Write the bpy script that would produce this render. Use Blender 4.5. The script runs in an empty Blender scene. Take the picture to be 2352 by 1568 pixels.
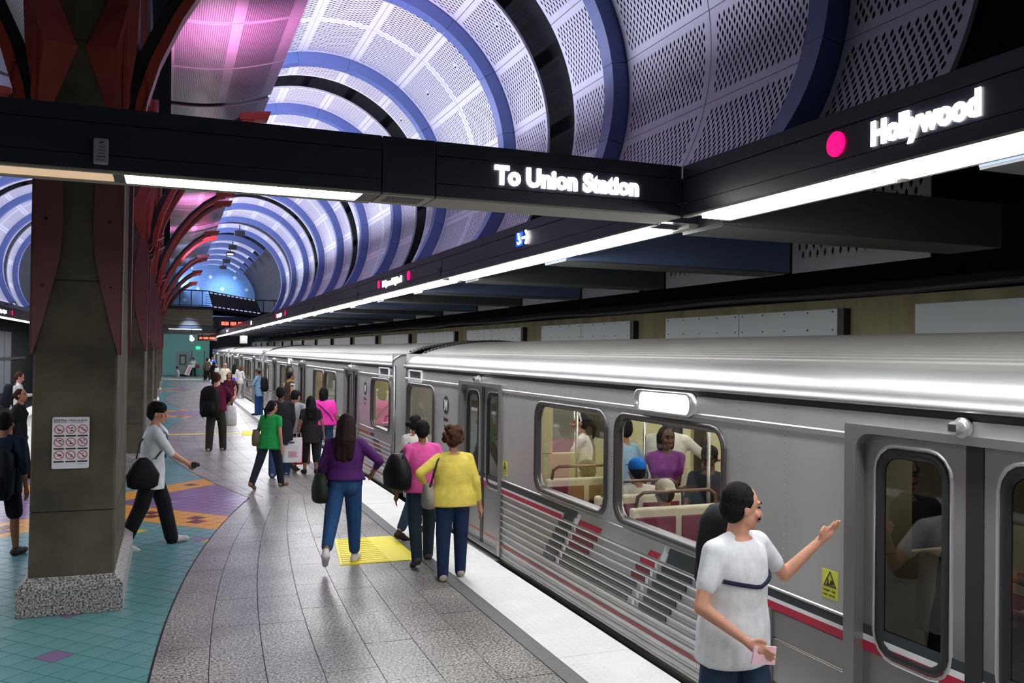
import bpy, bmesh, math, random
from mathutils import Vector, Matrix
from mathutils.geometry import delaunay_2d_cdt
random.seed(7)
PI = math.pi
S = bpy.context.scene
COL = S.collection

# ------------------------------------------------------------------ camera
CAM_Z = 2.4
yaw, pitch, roll = .3695, .0129, .0137
cy, sy, cp, sp, cr, sr = math.cos(yaw), math.sin(yaw), math.cos(pitch), math.sin(pitch), math.cos(roll), math.sin(roll)
fwd = Vector((sy*cp, cy*cp, sp)); rt0 = Vector((cy, -sy, 0)); up0 = rt0.cross(fwd)
rt = cr*rt0 + sr*up0; up = -sr*rt0 + cr*up0
cd = bpy.data.cameras.new('camera'); cam = bpy.data.objects.new('camera', cd); COL.objects.link(cam)
m = Matrix((rt, up, -fwd)).transposed().to_4x4(); m.translation = Vector((0, 0, CAM_Z)); cam.matrix_world = m
cd.sensor_width = 36; cd.lens = 36*2033/2352; cd.clip_start = .05; cd.clip_end = 300
S.camera = cam
# ------------------------------------------------------------------ world, exposure
w = bpy.data.worlds.new('tunnel_dark'); S.world = w; w.use_nodes = True
w.node_tree.nodes['Background'].inputs[0].default_value = (.20, .22, .30, 1)
w.node_tree.nodes['Background'].inputs[1].default_value = .012
S.view_settings.view_transform = 'Standard'; S.view_settings.look = 'None'
S.view_settings.gamma = 1; S.view_settings.use_curve_mapping = False
S.view_settings.exposure = 0.2
STRIP_E = 30.0       # fluorescent strips along the light beams
SIGN_E = 5.0
def light(name, kind, loc, rot, energy, color, size=None, size_y=None, spot=None, blend=.5, target=None):
    d = bpy.data.lights.new(name, kind); d.energy = energy; d.color = color
    if kind == 'AREA':
        d.shape = 'RECTANGLE'; d.size = size; d.size_y = size_y or size
    if kind == 'SPOT':
        d.spot_size = spot; d.spot_blend = blend; d.shadow_soft_size = size or .08
    o = bpy.data.objects.new(name, d); COL.objects.link(o); o.location = loc
    if target is not None:
        o.rotation_euler = (Vector(target)-Vector(loc)).to_track_quat('-Z', 'Y').to_euler()
    else: o.rotation_euler = rot
    return o
COLX = -.79                      # centre line of the column row, axis of symmetry of the hall
COL_Y = [10.05 + 9.95*i for i in range(7)]
VC = (3.49, 6.57); VR = 3.33     # vault axis and radius
# cove lights standing on the backs of the ceiling reflectors, washing both vaults
for i in range(0, 8):
    yy = 17.6 + 9.95*i
    light('cove_light', 'AREA', (.75, yy, 8.14), None, 520, (.70, .74, 1.0), 9.0, .25, target=(3.7, yy, 9.3))
    light('cove_light', 'AREA', (2*COLX-.75, yy, 8.14), None, 420, (.70, .74, 1.0), 9.0, .25, target=(2*COLX-3.7, yy, 9.3))
# pink and blue uplights set free below the reflectors, clear of the fronds
for yy, e_, c_ in ((15.2, 800, 0), (24.5, 250, 0), (32.6, 800, 0), (40.5, 600, 0), (47.5, 260, 1), (55, 200, 1)):
    light('pink_uplight', 'SPOT', (.86, yy-.5, 5.9), None, e_, (.45, .5, 1.0) if c_ else (1.0, .28, .72), .05, spot=2.1, blend=1, target=(.86, yy, 7.5))
# white-blue projector washing the end wall
light('wall_washer', 'SPOT', (4.45, 79.2, 9.1), None, 2600, (.42, .62, 1.0), .15, spot=.80, blend=1, target=(4.5, 84.3, 7.3))
light('landing_light', 'AREA', (1.6, 72, 3.2), None, 260, (.78, .95, .95), 3, .4, target=(1.6, 78, 0))
light('landing_blue', 'SPOT', (1.2, 60, 5.0), None, 900, (.35, .5, 1.0), .1, spot=.6, blend=.8, target=(1.3, 68, 0))

# ------------------------------------------------------------------ materials
MATS = {}
def mat(name, c, rough=.6, metal=0., noise=None, bump=None, emit=None, es=0., spec=.5, coat=0.):
    if name in MATS: return MATS[name]
    m = bpy.data.materials.new(name); m.use_nodes = True; nt = m.node_tree; b = nt.nodes['Principled BSDF']
    b.inputs['Base Color'].default_value = (*c, 1); b.inputs['Roughness'].default_value = rough; b.inputs['Metallic'].default_value = metal
    b.inputs['Specular IOR Level'].default_value = spec; b.inputs['Coat Weight'].default_value = coat
    if emit: b.inputs['Emission Color'].default_value = (*emit, 1); b.inputs['Emission Strength'].default_value = es
    if noise or bump:
        tc = nt.nodes.new('ShaderNodeTexCoord')
    if noise:                                   # (scale, second colour, low, high, stretch)
        sc, c2, lo, hi, st = noise
        mp = nt.nodes.new('ShaderNodeMapping'); mp.inputs['Scale'].default_value = st; nt.links.new(tc.outputs['Object'], mp.inputs[0])
        n = nt.nodes.new('ShaderNodeTexNoise'); n.inputs['Scale'].default_value = sc; n.inputs['Detail'].default_value = 5
        r = nt.nodes.new('ShaderNodeValToRGB'); r.color_ramp.elements[0].position = lo; r.color_ramp.elements[1].position = hi
        r.color_ramp.elements[0].color = (*c, 1); r.color_ramp.elements[1].color = (*c2, 1)
        nt.links.new(mp.outputs[0], n.inputs['Vector']); nt.links.new(n.outputs['Fac'], r.inputs[0]); nt.links.new(r.outputs[0], b.inputs['Base Color'])
    if bump:
        n2 = nt.nodes.new('ShaderNodeTexNoise'); n2.inputs['Scale'].default_value = bump[0]; n2.inputs['Detail'].default_value = 3
        bp = nt.nodes.new('ShaderNodeBump'); bp.inputs['Strength'].default_value = bump[1]; bp.inputs['Distance'].default_value = .02
        nt.links.new(tc.outputs['Object'], n2.inputs['Vector']); nt.links.new(n2.outputs['Fac'], bp.inputs['Height']); nt.links.new(bp.outputs[0], b.inputs['Normal'])
    MATS[name] = m; return m
I3 = (1, 1, 1)
GRANITE = mat('granite', (.055, .05, .048), .34, 0, (50, (.56, .53, .50), .38, .64, I3))
# large soft blotches over the speckle of the pavers
nt = GRANITE.node_tree; b = nt.nodes['Principled BSDF']; src = b.inputs['Base Color'].links[0].from_socket
mx = nt.nodes.new('ShaderNodeMix'); mx.data_type = 'RGBA'; mx.blend_type = 'MULTIPLY'; mx.inputs[0].default_value = 1
tc = nt.nodes.new('ShaderNodeTexCoord'); gn = nt.nodes.new('ShaderNodeTexNoise'); gn.inputs['Scale'].default_value = 1.1
rr = nt.nodes.new('ShaderNodeValToRGB'); rr.color_ramp.elements[0].color = (.62, .60, .62, 1); rr.color_ramp.elements[1].color = (1, 1, .97, 1)
rr.color_ramp.elements[0].position = .35; rr.color_ramp.elements[1].position = .65
nt.links.new(tc.outputs['Object'], gn.inputs['Vector']); nt.links.new(gn.outputs['Fac'], rr.inputs[0]); nt.links.new(src, mx.inputs[6]); nt.links.new(rr.outputs[0], mx.inputs[7]); nt.links.new(mx.outputs[2], b.inputs['Base Color'])
BASEGR = mat('base_granite', (.03, .028, .03), .35, 0, (60, (.58, .53, .52), .38, .64, I3))
CONC = mat('concrete', (.045, .036, .023), .85, 0, (2.2, (.125, .102, .067), .3, .75, I3), (30, .25))
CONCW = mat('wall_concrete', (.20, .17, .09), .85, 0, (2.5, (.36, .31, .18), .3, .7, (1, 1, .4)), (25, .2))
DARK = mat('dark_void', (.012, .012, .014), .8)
TEAL = mat('teal_tile', (.085, .245, .235), .30, 0, (1.3, (.12, .30, .30), .35, .65, I3))
TEAL2 = mat('teal_tile_pale', (.125, .285, .29), .30)
PURP = mat('purple_tile', (.17, .105, .22), .30, 0, (1.3, (.23, .14, .28), .3, .7, I3))
BLUEG = mat('bluegrey_tile', (.22, .24, .34), .3)
ORANGE = mat('orange_tile', (.66, .30, .03), .32)
YELT = mat('yellow_tile', (.55, .46, .05), .32)
MAROON = mat('maroon_tile', (.11, .02, .03), .32)
GROUT = mat('grout', (.03, .04, .04), .9)
WHITESTRIP = mat('edge_slab', (.74, .73, .70), .55, 0, (2, (.82, .81, .78), .3, .7, I3), (70, .15))
GREYSTRIP = mat('grey_strip', (.13, .13, .135), .6, 0, (40, (.19, .19, .19), .3, .7, I3))
YELLOW = mat('tactile_yellow', (.95, .80, .0), .5)
PANELW = mat('perforated_white', (.74, .71, .78), .45, .0)
RIBBLUE = mat('rib_blue', (.11, .155, .36), .5)
RIBB2 = mat('arm_blue', (.15, .20, .38), .45)
BEAMG = mat('beam_charcoal', (.026, .028, .042), .34, .0)
BEAMG2 = mat('arm_grey', (.085, .088, .095), .5)
SOFFIT = mat('soffit', (.30, .28, .23), .5)
REDCL = mat('red_cladding', (.36, .06, .04), .5, 0, (3, (.28, .045, .035), .3, .7, I3))  # upper petals' brighter red, their lit look put into the colour
REDFR = mat('red_frond', (.40, .06, .035), .42)
PINKCL = mat('dull_red_cladding', (.17, .055, .055), .55, 0, (4, (.13, .045, .05), .3, .7, I3))  # same cladding on the lower petals in a duller tone
BLACK = mat('black', (.012, .012, .014), .5)
LAMP = mat('fluorescent', (1, 1, 1), .5, emit=(.95, .98, 1.0), es=STRIP_E)
LAMPW = mat('warm_diffuser', (.8, .62, .45), .5, emit=(1, .66, .40), es=.45)
SIGNW = mat('sign_white', (1, 1, 1), .5, emit=(1, 1, 1), es=SIGN_E)
SIGNR = mat('sign_red', (.9, .01, .15), .4, emit=(1, .0, .13), es=1.6)
SIGNB = mat('sign_blue', (.02, .1, .9), .4, emit=(.0, .09, 1), es=1.2)
LEDR = mat('led_red', (.9, .1, .05), .4, emit=(1, .10, .06), es=4)
LEDG = mat('led_green', (0, .8, .3), .4, emit=(.02, .9, .35), es=1.3)
LEDY = mat('led_yellow', (.5, .6, .05), .4, emit=(.45, .6, .06), es=.8)
WPANEL = mat('wall_panel', (.42, .44, .45), .4, .2)
LPANEL = mat('left_wall_panel', (.30, .31, .36), .5)

# ------------------------------------------------------------------ builders
class MB:
    def __init__(s): s.v = []; s.f = []
    def add(s, vs, fs):
        n = len(s.v); s.v += [tuple(v) for v in vs]; s.f += [tuple(i+n for i in f) for f in fs]; return s
    def box(s, a, b):
        x0, y0, z0 = a; x1, y1, z1 = b
        if x0 > x1: x0, x1 = x1, x0
        if y0 > y1: y0, y1 = y1, y0
        if z0 > z1: z0, z1 = z1, z0
        return s.add([(x0,y0,z0),(x1,y0,z0),(x1,y1,z0),(x0,y1,z0),(x0,y0,z1),(x1,y0,z1),(x1,y1,z1),(x0,y1,z1)],
                     [(0,3,2,1),(4,5,6,7),(0,1,5,4),(1,2,6,5),(2,3,7,6),(3,0,4,7)])
    def loft(s, rings, closed=True, caps=True):
        n = len(rings[0]); k = len(s.v)
        for r in rings: s.v += [tuple(p) for p in r]
        m = n if closed else n-1
        for i in range(len(rings)-1):
            for j in range(m):
                a = k+i*n+j; b = k+i*n+(j+1) % n; s.f.append((a, b, b+n, a+n))
        if caps and closed:
            s.f.append(tuple(k+j for j in range(n))[::-1]); e = k+(len(rings)-1)*n; s.f.append(tuple(e+j for j in range(n)))
        return s
    def prism(s, poly, fn, d0, d1):                 # poly of 2-D points, fn(u,v,d) -> 3-D
        return s.loft([[fn(u, v, d0) for u, v in poly], [fn(u, v, d1) for u, v in poly]])
    def tube(s, pts, r, n=8, caps=True):
        pts = [Vector(p) for p in pts]; rs = r if isinstance(r, (list, tuple)) else [r]*len(pts); rings = []; ref = None
        for i, p in enumerate(pts):
            d = (pts[min(i+1, len(pts)-1)]-pts[max(i-1, 0)]).normalized()
            if ref is None: ref = d.orthogonal().normalized()
            ref = (ref-d*ref.dot(d)).normalized(); q = d.cross(ref)
            rings.append([p+rs[i]*(math.cos(2*PI*j/n)*ref+math.sin(2*PI*j/n)*q) for j in range(n)])
        return s.loft(rings, True, caps)
    def ball(s, c, r, M=None, nu=12, nv=8):
        c = Vector(c); vs = []; fs = []
        r = (r, r, r) if not isinstance(r, (tuple, list)) else r
        for i in range(nv+1):
            t = PI*i/nv
            for j in range(nu):
                p = Vector((r[0]*math.sin(t)*math.cos(2*PI*j/nu), r[1]*math.sin(t)*math.sin(2*PI*j/nu), r[2]*math.cos(t)))
                vs.append(c+(M @ p if M else p))
        for i in range(nv):
            for j in range(nu): fs.append((i*nu+j, (i+1)*nu+j, (i+1)*nu+(j+1) % nu, i*nu+(j+1) % nu))
        return s.add(vs, fs)
    def cap(s, p0, p1, r0, r1, n=10):               # tapered limb with round ends
        p0 = Vector(p0); p1 = Vector(p1); d = (p1-p0); L = d.length or 1e-4; d /= L
        a = d.orthogonal().normalized(); b = d.cross(a); rings = []
        st = [(-r0*math.cos(t), r0*math.sin(t)) for t in (.12, .6, 1.1, PI/2)] + [(L+r1*math.cos(t), r1*math.sin(t)) for t in (PI/2, 1.1, .6, .12)]
        for h, rr in st: rings.append([p0+d*h+rr*(math.cos(2*PI*j/n)*a+math.sin(2*PI*j/n)*b) for j in range(n)])
        return s.loft(rings)
    def mesh(s, name):
        me = bpy.data.meshes.new(name); me.from_pydata(s.v, [], s.f); me.update(); return me
    def build(s, name, mt, parent=None, world=True, smooth=False, bevel=0, fix=True, seg=2):
        me = s.mesh(name)
        if parent is not None and world:
            off = Vector((0, 0, 0)); p = parent
            while p: off += p.location; p = p.parent
            me.transform(Matrix.Translation(-off))
        if fix:
            bm = bmesh.new(); bm.from_mesh(me); bmesh.ops.recalc_face_normals(bm, faces=bm.faces); bm.to_mesh(me); bm.free()
        return link(name, me, mt, parent, smooth, bevel, seg)
def link(name, me, mt, parent=None, smooth=False, bevel=0, seg=2):
    if mt and not me.materials: me.materials.append(mt)
    if smooth:
        for p in me.polygons: p.use_smooth = True
    o = bpy.data.objects.new(name, me); COL.objects.link(o); o.parent = parent
    if bevel:
        b = o.modifiers.new('bevel', 'BEVEL'); b.width = bevel; b.segments = seg; b.limit_method = 'ANGLE'
    return o
def empty(name, loc=(0, 0, 0), rz=0):
    o = bpy.data.objects.new(name, None); o.empty_display_size = .1; COL.objects.link(o); o.location = loc; o.rotation_euler = (0, 0, rz); return o
def tag(o, label=None, cat=None, group=None, kind=None):
    if label: o['label'] = label
    if cat: o['category'] = cat
    if group: o['group'] = group
    if kind: o['kind'] = kind
    return o
def thing(name, label, cat, loc=(0, 0, 0), rz=0, group=None): return tag(empty(name, loc, rz), label, cat, group)
def tree_copy(o, parent=None):
    c = o.copy(); COL.objects.link(c); c.parent = parent
    for ch in list(o.children): tree_copy(ch, c)
    return c
def text(body, size, mt, parent, loc, rot, bold=0., ext=.004, align='LEFT', name='lettering', sx=1.):
    cu = bpy.data.curves.new(name, 'FONT'); cu.body = body; cu.size = size; cu.extrude = ext; cu.offset = bold; cu.align_x = align; cu.resolution_u = 3
    cu.materials.append(mt); o = bpy.data.objects.new(name, cu); COL.objects.link(o)
    if parent is not None:
        off = Vector((0, 0, 0)); p = parent
        while p: off += p.location; p = p.parent
        loc = Vector(loc)-off
    me = bpy.data.meshes.new_from_object(o); bpy.data.objects.remove(o); bpy.data.curves.remove(cu); me.name = name
    if not me.materials: me.materials.append(mt)
    o = bpy.data.objects.new(name, me); COL.objects.link(o)
    o.location = loc; o.rotation_euler = rot; o.scale = (sx, 1, 1); o.parent = parent; return o
FACE_S = (PI/2, 0, 0)            # lettering that faces down the platform, towards -Y
FACE_W = (PI/2, 0, -PI/2)        # lettering that faces the platform from the track side, towards -X
FACE_E = (PI/2, 0, PI/2)
def rrect(x0, x1, y0, y1, r, n=4):
    out = []
    for cx, cy_, a in ((x1-r, y1-r, 0), (x0+r, y1-r, PI/2), (x0+r, y0+r, PI), (x1-r, y0+r, 1.5*PI)):
        for i in range(n+1): t = a+PI/2*i/n; out.append((cx+r*math.cos(t), cy_+r*math.sin(t)))
    return out
def inside(p, poly):
    x, y = p; c = False; j = len(poly)-1
    for i in range(len(poly)):
        xi, yi = poly[i]; xj, yj = poly[j]
        if (yi > y) != (yj > y) and x < (xj-xi)*(y-yi)/(yj-yi)+xi: c = not c
        j = i
    return c
def holed(outer, holes, extra=()):
    vs = []; es = []; tags = []
    for k, poly in enumerate([outer]+list(holes)):
        n = len(vs); vs += [Vector(p) for p in poly]; es += [(n+i, n+(i+1) % len(poly)) for i in range(len(poly))]
    vs += [Vector(p) for p in extra]
    V, E_, F, ov, oe, of = delaunay_2d_cdt(vs, es, [], 0, 1e-6)
    out = []
    bb = [(min(p[0] for p in h), max(p[0] for p in h), min(p[1] for p in h), max(p[1] for p in h), h) for h in holes]
    for f in F:
        c = (sum(V[i].x for i in f)/3, sum(V[i].y for i in f)/3)
        if not inside(c, outer): continue
        if any(a <= c[0] <= b_ and d <= c[1] <= e and inside(c, h) for a, b_, d, e, h in bb): continue
        out.append(tuple(f))
    return [(v.x, v.y) for v in V], out
def plate(mb, outer, holes, fn, t, rim=True):        # holed sheet of thickness t; fn(u,v,d)->3-D
    V, F = holed(outer, holes); n = len(V)
    mb.add([fn(u, v, 0) for u, v in V]+[fn(u, v, t) for u, v in V], F+[tuple(i+n for i in f[::-1]) for f in F])
    if rim:
        for poly in [outer]+list(holes): mb.loft([[fn(u, v, 0) for u, v in poly], [fn(u, v, t) for u, v in poly]], True, False)
    return mb
def ring(mb, o_, i_, fn, prof):                       # frame between two loops; prof: list of (t,d)
    mb.loft([[fn(a[0]+(b_[0]-a[0])*t, a[1]+(b_[1]-a[1])*t, d) for a, b_ in zip(o_, i_)] for t, d in prof], True, False); return mb

# ------------------------------------------------------------------ floor
def bnd(y):                                             # wavy edge of the tiled centre strip
    d = abs(((y-4.9+10) % 20)-10); return -.16+.0141*d*d
Y0, Y1 = -9.0, 84.0
fl = MB().box((-5.12, Y0, -.30), (3.54, Y1, -.012)).build('floor', GROUT); tag(fl, kind='structure')
TS = .21; TD = TS/2**.5*2                                # tile side and diagonal
def tile_kind(x, y):
    dx = abs(x-COLX); dy = abs(((y-14.9+10) % 20)-10); e = dy-dx
    i = int(round((x-COLX)/(TD/2))); j = int(round((y-14.9)/(TD/2)))
    if e < .03: return BLUEG if (i % 6 == 0 and j % 8 == 0) else PURP
    if e < 1.02:
        band = round((e-.03)/(TD/2)-.5)
        if 2 <= band <= 4 and (i % 4 == 0): return MAROON
        return ORANGE
    if e < 2.6 and i % 6 == 3 and j % 6 == 3: return YELT
    if i % 8 == 0 and (j+i//2) % 8 == 0: return PURP
    return TEAL if random.random() < .8 else TEAL2
def clip_half(poly, f):
    out = []
    for i in range(len(poly)):
        a = poly[i]; b_ = poly[(i+1) % len(poly)]; fa = f(a); fb = f(b_)
        if fa >= 0: out.append(a)
        if (fa >= 0) != (fb >= 0): t = fa/(fa-fb); out.append((a[0]+(b_[0]-a[0])*t, a[1]+(b_[1]-a[1])*t))
    return out
def slab(mb, poly, z0, z1):
    return mb.prism(poly, lambda u, v, d: (u, v, d), z0, z1)
tmesh = {}
def full_tile(mt):
    if mt.name not in tmesh:
        h = TD/2-.006; me = slab(MB(), [(h, 0), (0, h), (-h, 0), (0, -h)], -.014, 0).mesh('tile'); me.materials.append(mt); tmesh[mt.name] = me
    return tmesh[mt.name]
cnt = 0; rest = {}
cells = []
for r in range(int((Y0)/(TD/2)), int(Y1/(TD/2))):
    y = 8.6+TD/2*r
    if not (Y0+.2 < y < Y1-.2): continue
    bb = bnd(y)
    for c in range(-14, 15):
        if (c+r) % 2: continue
        x = COLX+c*TD/2
        if x-TD/2 > bb or x+TD/2 < 2*COLX-bb: continue
        cells.append((abs(y-8.0) + (30 if y < 6.4 else 0) + (6 if x < -1.3 else 0), x, y))
cells.sort()
for _, x, y in cells:
    mt = tile_kind(x, y)
    f1 = lambda p: bnd(p[1])-.006-p[0]; f2 = lambda p: p[0]-(2*COLX-bnd(p[1]))-.006
    h = TD/2-.006; poly = [(x+h, y), (x, y+h), (x-h, y), (x, y-h)]
    whole = all(f1(p) >= 0 and f2(p) >= 0 for p in poly)
    if cnt < 290 and y > 6.4:
        if whole:
            o = link('tile', full_tile(mt), None, fl); o.location = (x, y, 0); cnt += 1; continue
    if not whole:
        q = [];
        for i in range(4):
            a = poly[i]; b_ = poly[(i+1) % 4]; q += [(a[0]+(b_[0]-a[0])*k/4, a[1]+(b_[1]-a[1])*k/4) for k in range(4)]
        poly = clip_half(clip_half(q, f1), f2)
        if len(poly) < 3: continue
    if not whole and cnt < 290 and y > 6.4:
        slab(MB(), poly, -.014, 0).build('tile', mt, fl); cnt += 1
    else: slab(rest.setdefault(mt.name, (MB(), mt))[0], poly, -.014, 0)
for mb, mt in rest.values(): tag(mb.build('tiles', mt, fl, fix=False), kind='stuff')
# granite pavers in courses that follow the wavy edge, on both platforms
NC = 7; cnt = 0; far = MB(); pav = []
def xl(i, y, side):
    bb = bnd(y)+.012; x = bb+(2.745-bb)*i/NC
    return x if side > 0 else 2*COLX-x
for side in (1, -1):
    for i in range(NC):
        y = Y0+random.random()*.8
        while y < Y1-.9:
            L = .86; pav.append((side, i, y, L)); y += L
pav.sort(key=lambda p: (0 if (p[0] > 0 and p[2] > 4.6) else 1, abs(p[2])))
for side, i, y, L in pav:
    g = .003; k = [y+g+(L-2*g)*t/4 for t in range(5)]
    poly = [(xl(i, t, side)+g*side, t) for t in k]+[(xl(i+1, t, side)-g*side, t) for t in reversed(k)]
    near = cnt < 270 and side > 0 and y > 4.6
    mb = MB() if near else far; slab(mb, poly, -.012, random.choice((0, .0006, .0012)))
    if near: mb.build('paver', GRANITE, fl); cnt += 1
tag(far.build('pavers', GRANITE, fl, fix=False), kind='stuff')
for side in (1, -1):
    X = lambda x: x if side > 0 else 2*COLX-x
    y = -8.4; n = 0
    while y < Y1-2.5:
        MB().box((X(2.90), y+.004, -.012), (X(3.54), y+2.46, .002)).build('edge_slab', WHITESTRIP, fl)
        MB().box((X(2.75), y+.002, -.012), (X(2.895), y+2.464, .003)).build('grey_strip', GREYSTRIP, fl); y += 2.465
dots = MB()                                             # truncated domes of the near edge slabs
for i in range(90):
    for j in range(9):
        x = 2.95+.066*j; yy = 4.9+.066*i
        dots.loft([[(x+r*math.cos(a*PI/3), yy+r*math.sin(a*PI/3), z) for a in range(6)] for r, z in ((.014, .002), (.010, .005))])
tag(dots.build('edge_studs', WHITESTRIP, fl), kind='stuff')
def tactile(y0, y1, xa, xb, label):
    t = thing('tactile_mat', label, 'floor mat', (2.3, (y0+y1)/2, .004))
    slab(MB(), [(xa, y0), (2.74, y0), (2.74, y1), (xb, y1)], .0, .008).build('mat_sheet', YELLOW, t)
    n = 14
    for i in range(n):
        y = y0+(y1-y0)*(i+.5)/n; xx = xa+(xb-xa)*(i+.5)/n
        MB().box((xx+.03, y-.022, .008), (2.40, y+.022, .013)).build('ridge', YELLOW, t, bevel=.004)
tactile(9.93, 11.30, 1.82, 2.0, 'yellow ridged tactile mat beside the grey strip under the purple top woman')
tactile(25.7, 27.0, 1.9, 2.02, 'far yellow tactile mat at the end of the yellow floor line')
tag(MB().box((-.35, 26.28, .003), (1.9, 26.44, .007)).build('floor_line', YELLOW), 'thin yellow line crossing teal tiles and granite behind the camera-holding boy', 'floor line')

# ------------------------------------------------------------------ track beds, walls
tag(MB().box((3.54, Y0, -1.5), (8.2, 90, -1.25)).build('trim_1', DARK), kind='structure')
tag(MB().box((-10.2, Y0, -1.5), (-5.12, 90, -1.25)).build('trim_2', DARK), kind='structure')
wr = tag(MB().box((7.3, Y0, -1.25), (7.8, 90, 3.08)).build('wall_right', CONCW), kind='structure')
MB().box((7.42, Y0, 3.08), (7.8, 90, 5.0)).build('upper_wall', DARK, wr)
pn = MB()
for k in range(-1, 16):
    y = 8.17+4.93*k
    for j in range(2):
        MB().box((7.19, y+1.9*j+.006, 1.75), (7.26, y+1.9*j+1.894, 2.965)).build('wall_panel', WPANEL, wr, bevel=.004, seg=1)
        if 0 <= k < 4:
            for q in range(5):
                for z in (2.72, 2.93): pn.ball((7.19, y+1.9*j+.08+.435*q, z), .011, None, 6, 4)
    MB().box((7.2, y-.09, 1.75), (7.3, y-.0, 2.965)).build('panel_reveal', BLACK, wr)
tag(pn.build('panel_bolts', BLACK, wr), kind='stuff')
pth = [(7.26, Y0+i*1.25, 3.135+.02*math.sin(i*1.3)) for i in range(74)]
cp_ = MB().tube(pth, .035, 8).build('cable', mat('cable_grey', (.06, .06, .065), .5), smooth=True); tag(cp_, 'thick dark cable running along the top of the concrete wall behind the train', 'cable')
wl = tag(MB().box((-9.4, Y0, -1.25), (-8.95, 90, 5.0)).build('wall_left', DARK), kind='structure')
for k in range(0, 17):
    y = 20+3.2*k*.75
    for z0, z1 in ((-.3, 1.6), (1.72, 3.25)): MB().box((-8.95, y+.1, z0), (-8.88, y+2.3, z1)).build('wall_panel', LPANEL, wl)
MB().box((-8.9, 15, 1.58), (-8.8, 66, 1.74)).build('rail', BEAMG2, wl)
# ------------------------------------------------------------------ vaults: perforated panels between blue ribs
DA = math.radians(22.5); RIBY = [7.6+4.97*k for k in range(-3, 11)]
def perf(W, H, mu, mv, pu=.108, pv=.165, hu=.044, hv=.106):
    """outline, holes and grid of a sheet W x H with staggered pointed-oval holes, centred on 0"""
    holes = []; nu = int((W-2*mu)/pu); nv = int((H-2*mv)/(pv/2))
    for r in range(nv+1):
        for c in range(nu+1):
            u = -nu*pu/2+c*pu+(pu/4 if r % 2 else -pu/4); v = -nv*pv/4+r*pv/2
            if abs(u) > W/2-mu+.02: continue
            holes.append([(u, v+hv/2), (u-hu*.36, v+hv*.22), (u-hu/2, v), (u-hu*.36, v-hv*.22), (u, v-hv/2), (u+hu*.36, v-hv*.22), (u+hu/2, v), (u+hu*.36, v+hv*.22)])
    n = 8; outer = [(-W/2+W*i/n, -H/2) for i in range(n)]+[(W/2, -H/2+H*i/n) for i in range(n)]+[(W/2-W*i/n, H/2) for i in range(n)]+[(-W/2, H/2-H*i/n) for i in range(n)]
    ext = [(s*(W/2-mu*.5), -H/2+H*i/10) for s in (1, -1) for i in range(1, 10)]+[(-W/2+W*i/12, s*(H/2-mv*.55)) for s in (1, -1) for i in range(1, 12)]
    return outer, holes, ext
def vault_panel(W):
    H = VR*DA-.012; o, h, e = perf(W-.012, H, .13, .15); V, F = holed(o, h, e); mb = MB()
    fn = lambda u, v, r: (r*math.cos(v/VR), u, r*math.sin(v/VR))
    mb.add([fn(u, v, VR) for u, v in V], F)
    mb.loft([[fn(u, v, VR) for u, v in o], [fn(u, v, VR+.05) for u, v in o]], True, False)
    me = mb.mesh('ceiling_panel'); me.materials.append(PANELW); return me
WIDE, NARR = 2.31, 1.70
PM = {WIDE: vault_panel(WIDE), NARR: vault_panel(NARR)}
def rib_mesh(a0, a1):
    mb = MB(); n = max(1, int(round((a1-a0)/DA)))
    for i in range(n):
        t0 = a0+(a1-a0)*i/n+.0012; t1 = a0+(a1-a0)*(i+1)/n-.0012
        mb.loft([[(r*math.cos(t), y, r*math.sin(t)) for r, y in ((VR-.27, 0), (VR+.1, 0), (VR+.1, .32), (VR-.27, .32))] for t in [t0+(t1-t0)*j/6 for j in range(7)]])
    return mb
A0 = math.radians(9.2)
RM = rib_mesh(A0-2.05*DA, A0+5.1*DA).mesh('rib'); RM.materials.append(RIBBLUE)
RM2 = rib_mesh(A0+1.6*DA, A0+5.1*DA).mesh('rib'); RM2.materials.append(RIBBLUE)
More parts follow.
